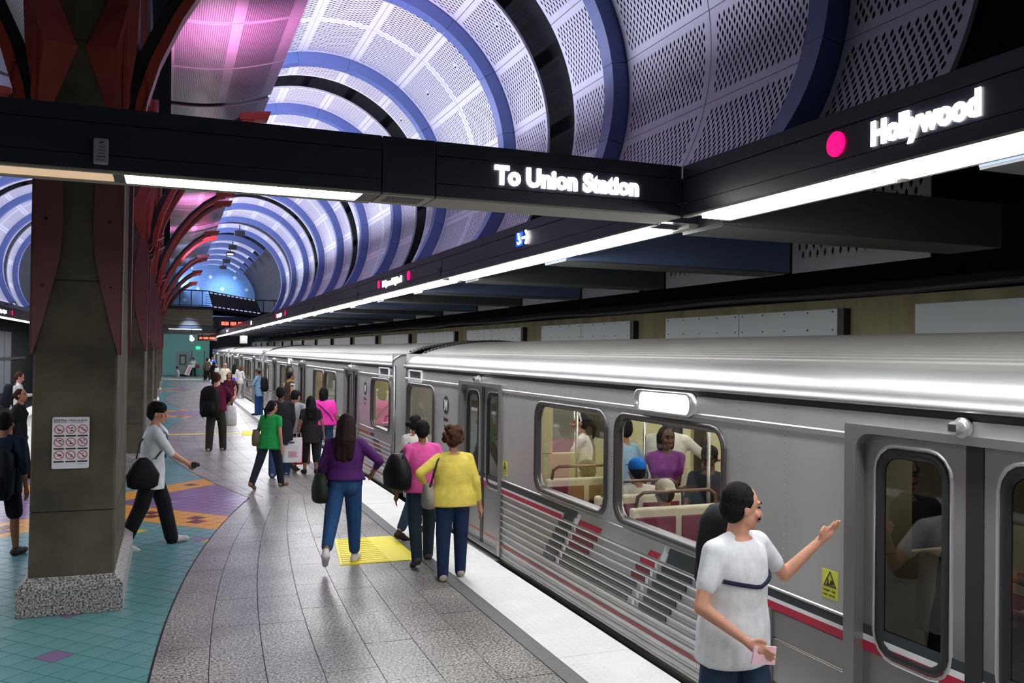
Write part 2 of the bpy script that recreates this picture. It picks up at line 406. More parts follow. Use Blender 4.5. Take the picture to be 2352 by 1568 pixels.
def vault(cx, mirror):
    c = thing('ceiling', None, None, (cx, 0, VC[1])); tag(c, kind='structure')
    sg = -1 if mirror else 1
    for k, y in enumerate(RIBY):
        o = link('rib', RM, None, c); o.location = (0, y, 0); o.scale = (sg, 1, 1)
    for k in range(len(RIBY)-1):
        y = RIBY[k]+.32; gap = (k-3) % 2 == 1; W = NARR if gap else WIDE
        ys = (y+.02+W/2, RIBY[k+1]-.02-W/2) if gap else (y+W/2+.005, y+W*1.5+.015)
        for yy in ys:
            for a in range(-2, 5):
                if mirror and (k < 3 or a > 6): continue
                if not mirror and k < 1 and a > 3: continue
                t = A0+(a+.5)*DA
                o = link('ceiling_panel', PM[W], None, c); o.location = (0, yy, 0); o.rotation_euler = (0, -t if not mirror else -(PI-t), 0)
    if not mirror:                                      # the last bays keep only the crown panels
        for k in range(5):
            y = 61.6+4.4*k
            o = link('rib', RM2, None, c); o.location = (0, y, 0)
            for a in range(2, 5):
                t = A0+(a+.5)*DA
                for yy in (y+1.3, y+3.2):
                    o = link('ceiling_panel', PM[NARR], None, c); o.location = (0, yy, 0); o.rotation_euler = (0, -t, 0)
    mb = MB(); R2 = VR+.55; n = 28; ar = [math.radians(-40)+math.radians(160)*i/n for i in range(n+1)]
    mb.loft([[(R2*math.cos(a)*sg, yy, R2*math.sin(a)) for a in ar] for yy in (Y0, 86)], False, False)
    mb.build('ceiling_shell', DARK, c, world=False, fix=False)
    if not mirror:                                      # small round fittings on every panel row
        fx = MB()
        for k in range(2, 9):
            for yy in (RIBY[k]+1.5, RIBY[k]+3.75):
                t = A0+1.5*DA; q = Vector((math.cos(t), 0, math.sin(t))); p = q*(VR-.006)+Vector((0, yy, 0))
                M_ = q.to_track_quat('Z', 'Y').to_matrix()
                fb = MB(); fb.loft([[p+M_ @ Vector((r*math.cos(2*PI*j/12), r*math.sin(2*PI*j/12), h)) for j in range(12)] for r, h in ((.085, .004), (.085, -.006))]); f_ = fb.build('fixture_plate', PANELW, c, world=False)
                MB().ball(p-q*.02, .022).build('fixture_bolt', BLACK, f_, world=False)
    return c
ceil_r = vault(VC[0], False)
ceil_l = vault(2*COLX-VC[0], True)
for par, sg in ((ceil_r, 1), (ceil_l, -1)):             # closed dark boarding over the arms, from the light beam up to the vault foot
    MB().loft([[((3.45-VC[0])*sg, yy, 3.63-VC[1]), ((6.05-VC[0])*sg, yy, 4.35-VC[1]), ((6.3-VC[0])*sg, yy, 4.45-VC[1]), ((6.3-VC[0])*sg, yy, 4.50-VC[1]), ((3.45-VC[0])*sg, yy, 3.68-VC[1])] for yy in (Y0, 78)]).build('plenum_board', DARK, par, world=False)
# curved, finely slotted reflectors that hang on both sides of the column row
REFL = mat('reflector_metal', (.62, .58, .66), .32, .75)
nt = REFL.node_tree; b = nt.nodes['Principled BSDF']; tc = nt.nodes.new('ShaderNodeTexCoord'); wv = nt.nodes.new('ShaderNodeTexWave'); wv.inputs['Scale'].default_value = 9.5
wv.wave_type = 'BANDS'; wv.bands_direction = 'X'; rp = nt.nodes.new('ShaderNodeValToRGB'); rp.color_ramp.elements[0].position = .25; rp.color_ramp.elements[1].position = .5
rp.color_ramp.elements[0].color = (.28, .26, .30, 1); rp.color_ramp.elements[1].color = (.62, .58, .66, 1)
nt.links.new(tc.outputs['Object'], wv.inputs['Vector']); nt.links.new(wv.outputs['Fac'], rp.inputs[0]); nt.links.new(rp.outputs[0], b.inputs['Base Color'])
REFP = mat('reflector_plain', (.62, .58, .66), .35, .6)
def rz_(u): return 7.48+.36*max(0, (u-.3)/1.63)**1.8    # height of the sheet at distance u+.05 from its inner edge
def reflector(y0, y1, mirror, label):
    sg = -1 if mirror else 1; X = lambda u: (u if sg > 0 else 2*COLX-u)
    t = thing('ceiling_reflector', label, 'reflector', (X(.9), (y0+y1)/2, 7.5), 0, 'slotted metal reflectors along the columns')
    n = 4; us = [(-.05, .0), (.0, .84), (.84, 1.02), (1.02, 1.72), (1.72, 1.93)]
    for i in range(n):
        a = y0+(y1-y0)*i/n+(.008 if i else 0); b_ = y0+(y1-y0)*(i+1)/n-.008
        for q, (u0, u1) in enumerate(us):
            pr = [(X(u0+(u1-u0)*j/6), rz_(u0+(u1-u0)*j/6)) for j in range(7)]
            slots = q in (1, 3)
            for (c0, c1, mt) in (((a, a+.05, REFP), (a+.05, b_-.05, REFL), (b_-.05, b_, REFP)) if slots else ((a, b_, REFP),)):
                mb = MB(); mb.loft([[(x, yy, z) for x, z in pr]+[(x, yy, z+.025) for x, z in pr[::-1]] for yy in (c0, c1)])
                mb.build('slotted_sheet' if mt is REFL else 'plain_strip', mt, t, smooth=False)
    for i in (0, 1):                                    # dark end ribs
        yy = (y0, y1)[i]; mb = MB(); pr = [(X(-.05+1.95*j/10), rz_(-.05+1.95*j/10)) for j in range(11)]
        mb.loft([[(x, yy+d, z+.02) for x, z in pr]+[(x, yy+d, z+.2) for x, z in pr[::-1]] for d in (-.02, .02)]); mb.build('end_rib', BLACK, t)
    return t
ORD = 'nearest second third fourth fifth sixth seventh eighth ninth tenth eleventh twelfth thirteenth fourteenth fifteenth sixteenth seventeenth eighteenth nineteenth twentieth twenty-first twenty-second twenty-third twenty-fourth'.split()
ry = [-.2, 9.75]
for i, (a, b_) in enumerate([(-.2, 9.45), (9.7, 19.45), (19.75, 29.4), (29.7, 34.4), (34.6, 39.3), (39.5, 44.3), (44.5, 49.2), (49.4, 58.6)]):
    reflector(a, b_, False, ORD[i]+' curved pinkish reflector between the column fronds and the train-side vault')
for i, (a, b_) in enumerate([(9.7, 19.45), (19.75, 29.4)]):
    reflector(a, b_, True, ORD[i]+' dark reflector on the far side of the columns by the other track')

# ------------------------------------------------------------------ columns
def column(i, yc):
    y0 = yc-1.2; y1 = yc+1.2
    t = thing('station_column', ('nearest concrete column carrying the prohibition sign, with red steel petals',
        'second concrete column from the camera with red petals, behind the camera-holding boy',)[i] if i < 2 else
        ORD[i]+' concrete column in the row with red fronds reaching to the right', 'column', (COLX, yc, 0), 0, 'concrete columns in the centre row')
    B = MB(); x0, x1, a, b_ = COLX-.435, COLX+.435, y0-.0, y1+.0
    ch = .0
    B.loft([[(x0, a, 0), (x1, a, 0), (x1, b_, 0), (x0, b_, 0)], [(x0, a, .245), (x1, a, .245), (x1, b_, .245), (x0, b_, .245)], [(x0+.075, a+.1, .325), (x1-.075, a+.1, .325), (x1-.075, b_-.1, .325), (x0+.075, b_-.1, .325)]])
    B.build('base', BASEGR, t, bevel=.006)
    px = .355; sh = MB()
    zs = [.3, .9, .92, 3.0, 3.02, 5.2, 5.22, 9.6]
    for z0, z1 in ((.3, .905), (.915, 3.0), (3.01, 5.2), (5.21, 9.6)):
        k0 = px-.012*z0/3; k1 = px-.012*min(z1, 4)/3
        c = .02
        rg = lambda k, z: [(COLX-k+c, y0+.1, z), (COLX+k-c, y0+.1, z), (COLX+k, y0+.1+c, z), (COLX+k, y1-.1-c, z), (COLX+k-c, y1-.1, z), (COLX-k+c, y1-.1, z), (COLX-k, y1-.1-c, z), (COLX-k, y0+.1+c, z)]
        sh.loft([rg(k0, z0), rg(k1, z1)])
    sh.build('shaft', CONC, t)
    MB().box((COLX-px+.02, y0+.11, .3), (COLX+px-.02, y1-.11, 9.5)).build('shaft_core', DARK, t)
    # lower petals: thin plates that taper to a point, two on every visible face
    def petal(fn, sgn, mt, name, prof, th=.025):
        pts = [(sgn*(.36), z) for z, w_ in prof]+[(sgn*(.36-w_), z) for z, w_ in reversed(prof)]
        mb = MB(); mb.loft([[fn(u, z, 0) for u, z in pts], [fn(u, z, th) for u, z in pts]])
        o = mb.build(name, mt, t)
        return o
    low = [(4.62, .135), (4.3, .19), (3.9, .228), (3.5, .235), (3.2, .215), (2.9, .15), (2.6, .08), (2.33, .008)]
    fronts = [(lambda u, z, d: (COLX+u, y0+.1-.002-d, z))]
    sides = []
    for ysd in ((y0+.1, 1), (y1-.1, -1)):
        sides.append((ysd[0], ysd[1]))
    for sgn in (-1, 1):
        petal(fronts[0], sgn, PINKCL, 'lower_petal', low)
        up_ = MB()                                     # folded upper petal with a raised ridge
        P = lambda u, z, d: (COLX+sgn*u, y0+.1-.003-d, z)
        ring_z = [(4.55, .24, .37), (4.85, .13, .42), (5.14, .03, .46), (5.55, .20, .48), (6.1, .30, .50), (7.3, .36, .52)]
        rows = [[P(a_, z, 0), P(a_, z, .02), P((a_+b2)/2+.05, z, .02+.10*min(1, max(0, (z-4.55)*2))), P(b2, z, .03), P(b2, z, 0)] for z, a_, b2 in ring_z]
        up_.loft(rows, True, True); up_.build('upper_petal', REDCL, t)
        for z, u in ((2.95, .28), (3.55, .26), (4.75, .22)): MB().loft([[P(u+.013*math.cos(q*PI/4), z+.013*math.sin(q*PI/4), d) for q in range(8)] for d in (.02, .032)]).build('bolt', BLACK, t)
    for sx in (1, -1):
        for ye, s2 in sides:
            fn = lambda u, z, d: (COLX+sx*(px+.0+d), ye+s2*(.36-abs(u)) , z)
            o = petal(fn, 1, PINKCL, 'lower_petal', low)
            up_ = MB(); Q = lambda u, z, d: (COLX+sx*(px+.002+d), ye+s2*(u), z)
            rows = [[Q(-.1+0*a_, z, 0), Q(-.1, z, .03), Q((.46-a_)/2, z, .03+.10*min(1, max(0, (z-4.55)*2))), Q(.46-a_, z, .02), Q(.46-a_, z, 0)] for z, a_, b2 in ring_z]
            up_.loft(rows); up_.build('upper_petal', REDCL, t)
    # fronds: curved channel arms that carry the reflectors
    for sx in (1, -1):
        for yy in ((y0+.25, y1-.25) if not (i == 0 and sx > 0) else (y0+.25,)):
            path = [(.36, 4.45), (.40, 4.75), (.52, 5.15), (.72, 5.6), (.98, 6.05), (1.32, 6.5), (1.72, 6.9), (2.1, 7.16), (2.32, 7.22)]
            fr = MB(); ins = MB(); wd = .13; rows = []; rin = []
            for q, (u, z) in enumerate(path):
                d = Vector((path[min(q+1, 8)][0]-path[max(q-1, 0)][0], 0, path[min(q+1, 8)][1]-path[max(q-1, 0)][1])).normalized(); nrm = Vector((-d.z, 0, d.x))
                hh = .17-.006*q; ww = wd-.004*q; c = Vector((u, 0, z)); X = lambda p, e: (COLX+sx*p.x, yy+e, p.z)
                rows.append([X(c-nrm*hh, -ww), X(c-nrm*hh, ww), X(c+nrm*hh*.2, ww), X(c+nrm*hh*.2, ww-.025), X(c-nrm*(hh-.03), ww-.025), X(c-nrm*(hh-.03), -ww+.025), X(c+nrm*hh*.2, -ww+.025), X(c+nrm*hh*.2, -ww)])
                rin.append([X(c-nrm*hh*.42, -ww-.004), X(c-nrm*hh*.42, ww+.004), X(c+nrm*hh*.24, ww+.004), X(c+nrm*hh*.24, -ww-.004)])
            fr.loft(rows); f_ = fr.build('frond', REDFR, t); ins.loft(rin); ins.build('frond_core', BLACK, f_)
            x_ = COLX+sx*2.32
            mb = MB().loft([[(x_+sx*u, yy+v, z) for u, v, z in r] for r in (((-.25, -.12, 7.12), (.30, -.16, 7.16), (.30, .16, 7.16), (-.25, .12, 7.12)), ((-.25, -.16, 7.26), (.36, -.2, 7.33), (.36, .2, 7.33), (-.25, .16, 7.26)))])
            mb.build('bracket', REDFR, f_)
        for yy in (y0+.25, y1-.25):                     # curled scoop at the foot of each frond and a small beak beside it
            n = 8; ou = [(.345+.22*math.sin(PI*q/n)*(1 if q < 5 else 1), 4.40+.85*(q/n)**1.1) for q in range(n+1)]
            mb = MB().loft([[(COLX+sx*u, yy+v*.15, z) for v in (-1, -.4, .4, 1)] for u, z in ou], False, False); mb.build('scoop', BLACK, t)
            mb = MB().loft([[(COLX+sx*(.36+a), yy+.35+v, z) for a, v in ((0, -.1), (.0, .1), (b_, .12), (b_, -.12))] for b_, z in ((.04, 4.35), (.16, 4.58), (.30, 4.66), (.16, 4.80), (.05, 5.0))]); mb.build('beak', REDFR, t)
    return t
for i, yc in enumerate(COL_Y): column(i, yc)

# prohibition sign on the near column
sg_ = thing('prohibition_sign', 'white notice with nine red no-go circles on the nearest column', 'sign', (-.815, 8.93, 1.3))
SW = mat('sign_white_plate', (.78, .76, .80), .4); SRED = mat('sign_red_ink', (.55, .03, .10), .5); SBLK = mat('sign_black_ink', (.02, .02, .025), .5)
ys = 8.93
slab2 = lambda poly, y, d: MB().prism(poly, lambda u, v, q: (u, y-q, v), 0, d)
slab2(rrect(-.966, -.664, 1.30, 1.765, .015), ys, .012).build('plate', SW, sg_)
ys -= .0125
text('$250 Fine', .032, SBLK, sg_, (-.955, ys, 1.725), FACE_S, .0005, .0008, sx=.80); text('/ Multa de $250', .031, SBLK, sg_, (-.838, ys, 1.725), FACE_S, .0, .0008, sx=.78)
for x in (-.955, -.82): MB().box((x, ys-.001, 1.714), (x+.105, ys, 1.717)).build('underline', SBLK, sg_)
rnd = random.Random(3)
for r in range(3):
    for c in range(3):
        cx = -.910+.096*c; cz = 1.655-.116*r
        circ = lambda R: [(cx+R*math.cos(2*PI*i/20), cz+R*math.sin(2*PI*i/20)) for i in range(20)]
        mb = MB(); ring(mb, circ(.041), circ(.034), lambda u, v, d: (u, ys-d, v), ((0, 0), (0, .001), (1, .001), (1, 0))); mb.build('no_ring', SRED, sg_)
        s_ = MB(); s_.add([(cx-.03-.003, ys-.0016, cz+.022), (cx-.03+.001, ys-.0016, cz+.028), (cx+.03+.003, ys-.0016, cz-.022), (cx+.03-.001, ys-.0016, cz-.028)], [(0, 1, 2, 3)]); s_.build('slash', SRED, sg_)
        g = MB(); k = (r*3+c)
        for q in range(4):
            a = rnd.uniform(-.02, .012); b_ = rnd.uniform(-.02, .012); g.box((cx+a, ys-.0008, cz+b_), (cx+a+rnd.uniform(.006, .016), ys-.0002, cz+b_+rnd.uniform(.004, .012)))
        g.build('pictogram', SBLK, sg_)
        MB().box((cx-.042, ys-.001, cz-.066), (cx+.042, ys, cz-.052)).build('caption_bar', SBLK, sg_)
MB().box((-.762, ys-.001, 1.338), (-.70, ys, 1.343)).build('small_print', mat('grey_ink', (.4, .4, .42), .5), sg_)

# ------------------------------------------------------------------ light beams with signs
BZ0, BZ1 = 3.286, 3.617; BX = 3.07; BD = .36
def beam_module(y0, y1, mirror, label, lamps=True):
    X = lambda x: x if not mirror else 2*COLX-x
    t = thing('light_beam', label, 'light beam', (X(BX+.18), (y0+y1)/2, BZ0), 0, 'dark light beams along the platform edges')
    g = .006
    for z0, z1, dx in ((BZ0+.012, BZ0+.085, 0), (BZ0+.090, BZ1-.085, .004), (BZ1-.080, BZ1, 0)):
        MB().box((X(BX+dx), y0+g, z0), (X(BX+.06), y1-g, z1)).build('face_panel', BEAMG, t)
    MB().box((X(BX+.05), y0+g, BZ0+.03), (X(BX+BD), y1-g, BZ1-.01)).build('housing', BEAMG, t)
    MB().box((X(BX), y0+g, BZ0), (X(BX+.045), y1-g, BZ0+.013)).build('soffit_strip', SOFFIT, t)
    MB().box((X(BX+.285), y0+g, BZ0), (X(BX+BD), y1-g, BZ0+.03)).build('soffit_strip', SOFFIT, t)
    if lamps:
        L = (y1-y0-.25)/3
        for i in range(3):
            a = y0+.16+L*i; f = MB(); o_ = rrect(BX+.045, BX+.285, a, a+L-.01, .002, 1); n_ = rrect(BX+.06, BX+.27, a+.035, a+L-.045, .002, 1)
            ring(f, [(X(p), q) for p, q in o_], [(X(p), q) for p, q in n_], lambda u, v, d: (u, v, BZ0+d), ((0, .03), (0, .004), (1, .0), (1, .03)))
            fo = f.build('lamp_frame', BEAMG2, t)
            MB().box((X(BX+.062), a+.037, BZ0-.016), (X(BX+.268), a+L-.047, BZ0+.02)).build('diffuser', LAMP, fo)
    MB().box((X(BX-.002), y0+.03, BZ0+.03), (X(BX+.02), y0+.16, BZ0+.14)).build('speaker_slot', BLACK, t)
    return t
mods = {}
for k in range(-2, 13):
    y0 = 4.92+.36+5.06*k if k < 0 else 5.28+5.06*k
    if k < 0: y1 = y0+5.06-.36 if k == -1 else y0+5.06
    else: y1 = y0+5.06
    nm = {-2: 'light beam behind the camera position', -1: 'light beam above the near train doors with lit Hollywood lettering', 0: 'light beam with the blue wheelchair symbol and white arrow', 1: 'light beam with lit Hollywood Highland lettering between two red dots'}.get(k, ORD[max(k-2,0)]+' plain dark light beam beyond the lit Hollywood Highland beam above the train edge')
    mods[k] = beam_module(y0, y1, False, nm)
for k in range(-2, 13): beam_module(5.28+5.06*k, 5.28+5.06*(k+1), True, ORD[k+2]+' light beam over the far platform edge left of the columns')
xs = BX-.002
text('Hollywood', .148, SIGNW, mods[-1], (xs, 3.275, 3.402), FACE_W, .008, .004, sx=.915)
def disc(mt, par, y, z, r=.062, x=xs, name='red_dot', sx=1):
    return MB().loft([[(x+d, y+r*math.cos(2*PI*i/24)*sx, z+r*math.sin(2*PI*i/24)) for i in range(24)] for d in (-.004, .008)]).build(name, mt, par)
disc(SIGNR, mods[-1], 3.51, 3.458)
MB().box((xs-.004, 7.69, 3.41), (xs+.008, 7.85, 3.54)).build('symbol_plate', SIGNB, mods[0], bevel=.004)
wc = MB(); P = lambda y, z: (xs-.007, y, z)
wc.ball(P(7.775, 3.522), .010); wc.tube([P(7.775, 3.512), P(7.772, 3.472), P(7.735, 3.470), P(7.722, 3.435), P(7.705, 3.440)], .006, 6); wc.tube([P(7.775, 3.496), P(7.742, 3.492)], .005, 6)
wc.tube([P(7.772+.030*math.cos(a), 3.455+.030*math.sin(a)) for a in [1.9+.35*i for i in range(13)]], .005, 6); wc.build('wheelchair_symbol', SIGNW, mods[0])
ar = MB(); ar.tube([P(7.675, 3.475), P(7.545, 3.475)], .011, 6); ar.tube([P(7.59, 3.535), P(7.545, 3.475), P(7.59, 3.415)], .011, 6); ar.build('arrow', SIGNW, mods[0])
text('Hollywood/Highland', .125, SIGNW, mods[1], (xs, 13.53, 3.395), FACE_W, .005, .004, sx=1.14)
disc(SIGNR, mods[1], 13.78, 3.45); disc(SIGNR, mods[1], 11.92, 3.45)
for k, y in ((4, 27.0), (9, 52.5)):
    disc(SIGNR, mods[k], y+1.15, 3.45, .075); disc(SIGNR, mods[k], y-1.15, 3.45, .075); text('Hollywood/Highland', .125, SIGNW, mods[k], (xs, y+.95, 3.395), FACE_W, .006, .004, sx=1.14)
MB().box((xs-.004, 36.9, 3.40), (xs+.008, 37.3, 3.54)).build('symbol_plate', SIGNW, mods[6])
text('Hollywood/Highland', .125, SIGNW, None, (2*COLX-xs, 29.6, 3.395), FACE_E, .006, .004, sx=1.14, name='sign_lettering')
lt = bpy.data.objects['sign_lettering']; tag(lt, 'white lit station lettering on the light beam over the far platform edge', 'sign')
o = disc(SIGNR, None, 31.85, 3.45, .075, 2*COLX-xs, 'sign_dot'); tag(o, 'red lit dot ending the far platform edge lettering', 'sign')
# transverse beam across the platform
tb = thing('cross_beam', 'dark beam across the platform with lit To Union Station lettering', 'beam', (.5, 5.1, BZ0))
cuts = [-5.0, -2.2, -.29, 1.135, 1.47, BX]
cuts = [-3.4, 1.105, 1.42, BX-.004]
for i in range(3):
    a, b_ = cuts[i]+.004, cuts[i+1]-.004
    rows = ((BZ0+.012, BZ0+.085, 0), (BZ0+.090, BZ1-.085, .004), (BZ1-.080, BZ1, 0)) if i != 1 else ((BZ0+.012, BZ1, 0),)
    for z0, z1, d in rows: MB().box((a, 4.92+d, z0), (b_, 4.98, z1)).build('face_panel', BEAMG, tb)
    MB().box((a, 4.97, BZ0+.03), (b_, 5.27, BZ1-.01)).build('housing', BEAMG, tb)
    MB().box((a, 4.92, BZ0), (b_, 4.955 if i < 1 else 5.24, BZ0+.013)).build('soffit_strip', SOFFIT, tb)
MB().box((cuts[0], 5.20, BZ0), (cuts[1]-.004, 5.27, BZ0+.03)).build('soffit_strip', SOFFIT, tb)
MB().box((-.225, 4.965, BZ0+.004), (1.0, 5.195, BZ0+.02)).build('diffuser', LAMP, tb)
MB().box((-3.3, 4.965, BZ0+.004), (-.29, 5.195, BZ0+.02)).build('dim_diffuser', LAMPW, tb)
MB().box((-.285, 4.96, BZ0), (-.23, 5.2, BZ0+.02)).build('divider', BEAMG2, tb); MB().box((1.005, 4.96, BZ0), (1.1, 5.2, BZ0+.02)).build('divider', BEAMG2, tb)
MB().box((1.15, 4.98, BZ0-.002), (1.37, 5.16, BZ0+.01)).build('vent', BLACK, tb)
text('To Union Station', .148, SIGNW, tb, (1.785, 4.917, 3.405), FACE_S, .008, .004, sx=.93)
bx = thing('fixture_box', 'small pale device with a printed face on the cross beam above the near column', 'device', (-.335, 4.9, 3.32))
MB().box((-.372, 4.885, 3.322), (-.302, 4.919, 3.452)).build('casing', mat('device_grey', (.30, .28, .33), .5), bx, bevel=.008)
for q in range(5): MB().box((-.36+.004*q, 4.8838, 3.34+.016*q), (-.318+.003*(q % 2), 4.885, 3.343+.016*q)).build('print', SBLK, bx)
MB().box((-.345, 4.8838, 3.425), (-.325, 4.885, 3.432)).build('print', SBLK, bx)
# arms from the edge beam over the track, perforated skirts behind them
for k in range(-1, 23):
    y = 4.99+2.5*k; blue = k % 2 == 1
    t = thing('cantilever_arm', '%s %s arm running from the light beam over the train' % (ORD[k+1], 'blue' if blue else 'grey'), 'beam', (4.5, y, 3.26), 0, 'arms above the train')
    MB().box((BX+BD, y-.0, 3.275), (5.97, y+.5, 3.60)).build('arm_face', RIBB2 if blue else BEAMG2, t); MB().box((BX+BD, y+.004, 3.262), (5.975, y+.496, 3.274)).build('arm_soffit', BEAMG2, t)
sk = {}
for k in range(0, 22):
    y = 4.99+2.5*k+.1; blue = k % 2 == 0
    a, b_ = (y+.62, y+2.4) if blue else (y+.05, y+2.4)
    W = round(b_-a, 3)
    if W not in sk:
        o_, h_, e_ = perf(W, 1.35, .09, .16); mb = MB(); plate(mb, o_, h_, lambda u, v, d: (d, u, v), .012); sk[W] = mb.mesh('skirt_panel'); sk[W].materials.append(PANELW)
    t = link('skirt_panel', sk[W], None); t.location = (6.0, (a+b_)/2, 3.26+.675)
    tag(t, ORD[k+1]+' white perforated panel hanging above the train between two arms', 'panel', 'perforated panels above the track')
# ------------------------------------------------------------------ end of the platform
ENDB = mat('end_wall_blue', (.13, .26, .52), .6, 0, (8, (.15, .30, .55), .3, .7, I3)); ENDG = mat('end_wall_green', (.16, .40, .36), .5); DOORG = mat('door_green', (.12, .42, .33), .45)
we = tag(MB().box((-9, 84.4, 4.3), (9.3, 84.8, 11.5)).build('wall_back', ENDB), kind='structure')
MB().box((-1.0, 84.2, -.012), (3.4, 84.4, 4.3)).build('lower_wall', ENDG, we)
MB().box((9.0, 74, 4.3), (9.3, 84.4, 11.5)).build('side_wall', ENDB, we)
MB().box((3.4, 86, -1.3), (9, 86.3, 4.3)).build('tunnel_end', DARK, we)
DIA = mat('pale_diamond', (.55, .68, .82), .5)
for x, z in ((4.45, 9.92), (3.38, 8.89), (5.48, 8.9), (2.33, 7.79), (4.41, 7.83), (6.53, 7.84), (1.25, 6.74), (.2, 5.9)):
    MB().prism([(x+.2, z), (x, z+.2), (x-.2, z), (x, z-.2)], lambda u, v, d: (u, 84.4-d, v), 0, .02).build('wall_tile', DIA, we)
for i in range(24):                                     # fine tile joints
    MB().box((-6, 84.385, 4.6+i*.28), (9, 84.399, 4.612+i*.28)).build('tile_joint', mat('joint_blue', (.10, .20, .42), .6), we)
dg = tag(MB().box((1.95, 84.14, 0), (2.92, 84.2, 2.14)).build('door_1', DOORG, bevel=.01), kind='structure')
MB().box((1.88, 84.16, 0), (1.95, 84.2, 2.2)).build('door_frame', BLACK, dg); MB().box((2.92, 84.16, 0), (2.99, 84.2, 2.2)).build('door_frame', BLACK, dg); MB().box((2.2, 84.125, 1.45), (2.65, 84.14, 1.5)).build('door_lettering', ENDB, dg)
du = tag(MB().box((7.25, 84.3, 5.2), (8.2, 84.38, 7.35)).build('door_2', mat('door_dark', (.03, .06, .11), .5)), kind='structure')
e1 = thing('exit_sign', 'small green exit sign above the green door', 'sign', (2.42, 84.1, 2.4)); MB().box((2.24, 84.08, 2.36), (2.60, 84.13, 2.58)).build('casing', LEDG, e1); text('EXIT', .13, mat('exit_ink', (0, .2, .08), .5), e1, (2.27, 84.07, 2.42), FACE_S, .004)
e2 = thing('exit_sign', 'small yellow green exit sign over the upper walkway door', 'sign', (7.68, 84.2, 7.6)); MB().box((7.5, 84.2, 7.6), (7.88, 84.25, 7.85)).build('casing', LEDY, e2); text('EXIT', .13, mat('exit_ink2', (.05, .08, .0), .5), e2, (7.53, 84.19, 7.66), FACE_S, .004)
po = thing('wall_poster', 'framed grey notice on the panel beside the green door', 'poster', (1.16, 84.1, .9)); MB().box((.62, 84.12, 0), (1.72, 84.2, 2.1)).build('backing', mat('poster_grey', (.22, .25, .27), .5), po)
MB().box((.86, 84.09, .93), (1.46, 84.12, 1.85)).build('frame', BLACK, po); MB().box((1.0, 84.08, 1.05), (1.32, 84.09, 1.7)).build('print', mat('poster_pale', (.3, .32, .33), .5), po); MB().box((1.72, 84.15, 1.2), (1.92, 84.2, 1.75)).build('side_notice', mat('notice_blue', (.12, .16, .25), .5), po)
# mezzanine walkway
mz = thing('walkway', 'dark walkway bridge with railings across the far end of the hall', 'bridge', (3, 62, 0)); TAN = mat('tan_panel', (.22, .18, .10), .6)
MB().loft([[(-6, 62, 5.02), (2.4, 62, 5.02), (5.9, 61.8, 4.55), (9, 61.8, 4.55), (9, 66, 4.55), (-6, 66, 5.02)], [(-6, 62, 5.2), (2.4, 62, 5.2), (5.9, 61.8, 4.72), (9, 61.8, 4.72), (9, 66, 4.72), (-6, 66, 5.2)]]).build('deck', BLACK, mz)
for i in range(5): MB().box((-2.2+.98*i, 62.1, 4.32), (-1.24+.98*i, 62.2, 5.0)).build('fascia_panel', TAN, mz)
MB().box((-6, 62.3, 3.95), (2.75, 62.5, 4.30)).build('girder', TAN, mz); MB().box((-6, 62.4, 3.72), (2.95, 66, 3.96)).build('girder', BEAMG2, mz); MB().box((2.75, 62.0, 3.7), (6.4, 66, 4.55)).build('girder', BLACK, mz)
MB().box((-6, 63.0, 3.44), (3.0, 70, 3.72)).build('under_ceiling', BEAMG2, mz)
MB().tube([(-6, 62, 6.28), (2.3, 62, 6.23), (5.4, 61.9, 5.72), (8.5, 61.9, 5.74)], .035, 6).build('handrail', BEAMG, mz); MB().tube([(-6, 62, 5.28), (2.5, 62, 5.26)], .025, 6).build('bottom_rail', BEAMG, mz)
for x in (-1.2, -.3, .6, 1.3, 2.0): MB().tube([(x, 62, 5.2), (x, 62, 6.25)], .03, 6).build('railing_post', BEAMG, mz)
for x in (5.9, 6.6, 7.3): MB().tube([(x, 61.9, 4.7), (x, 61.9, 5.73)], .03, 6).build('railing_post', BEAMG, mz)
bl = MB()
for i in range(54): bl.box((-1.2+i*.065, 61.995, 5.28), (-1.19+i*.065, 62.005, 6.24))
for i in range(24): bl.box((5.8+i*.07, 61.895, 4.75), (5.81+i*.07, 61.905, 5.72))
tag(bl.build('balusters', BEAMG2, mz), kind='stuff')
for i in range(5): MB().box((2.22, 62.2+.0, 5.4+.14*i), (2.62, 62.24, 5.45+.14*i)).build('stair_slat', mat('slat_pale', (.5, .55, .62), .5), mz)
fs = thing('film_panel', 'dark slanted film-strip panel with white perforations on the walkway railing', 'panel', (4, 61.7, 4.8))
pt = lambda a, b_: (2.35+.30*(1-b_)+a*(3.05+.1*(1-b_)), 61.75, (5.12-.36*a)+(1.06-.09*a)*b_)
MB().loft([[pt(0, 0), pt(1, 0), pt(1, 1), pt(0, 1)], [(x, y-.06, z) for x, y, z in (pt(0, 0), pt(1, 0), pt(1, 1), pt(0, 1))]]).build('film_strip', mat('film_dark', (.015, .013, .017), .5), fs)
FW = mat('film_white', (.55, .58, .7), .5, emit=(.55, .6, .9), es=.55)
for i in range(11):
    for b0 in (.03, .90):
        a = .03+i*.088; q = [pt(a, b0), pt(a+.055, b0), pt(a+.055, b0+.07), pt(a, b0+.07)]
        MB().loft([[(x, y-.061, z) for x, y, z in q], [(x, y-.07, z) for x, y, z in q]]).build('perforation', FW, fs)
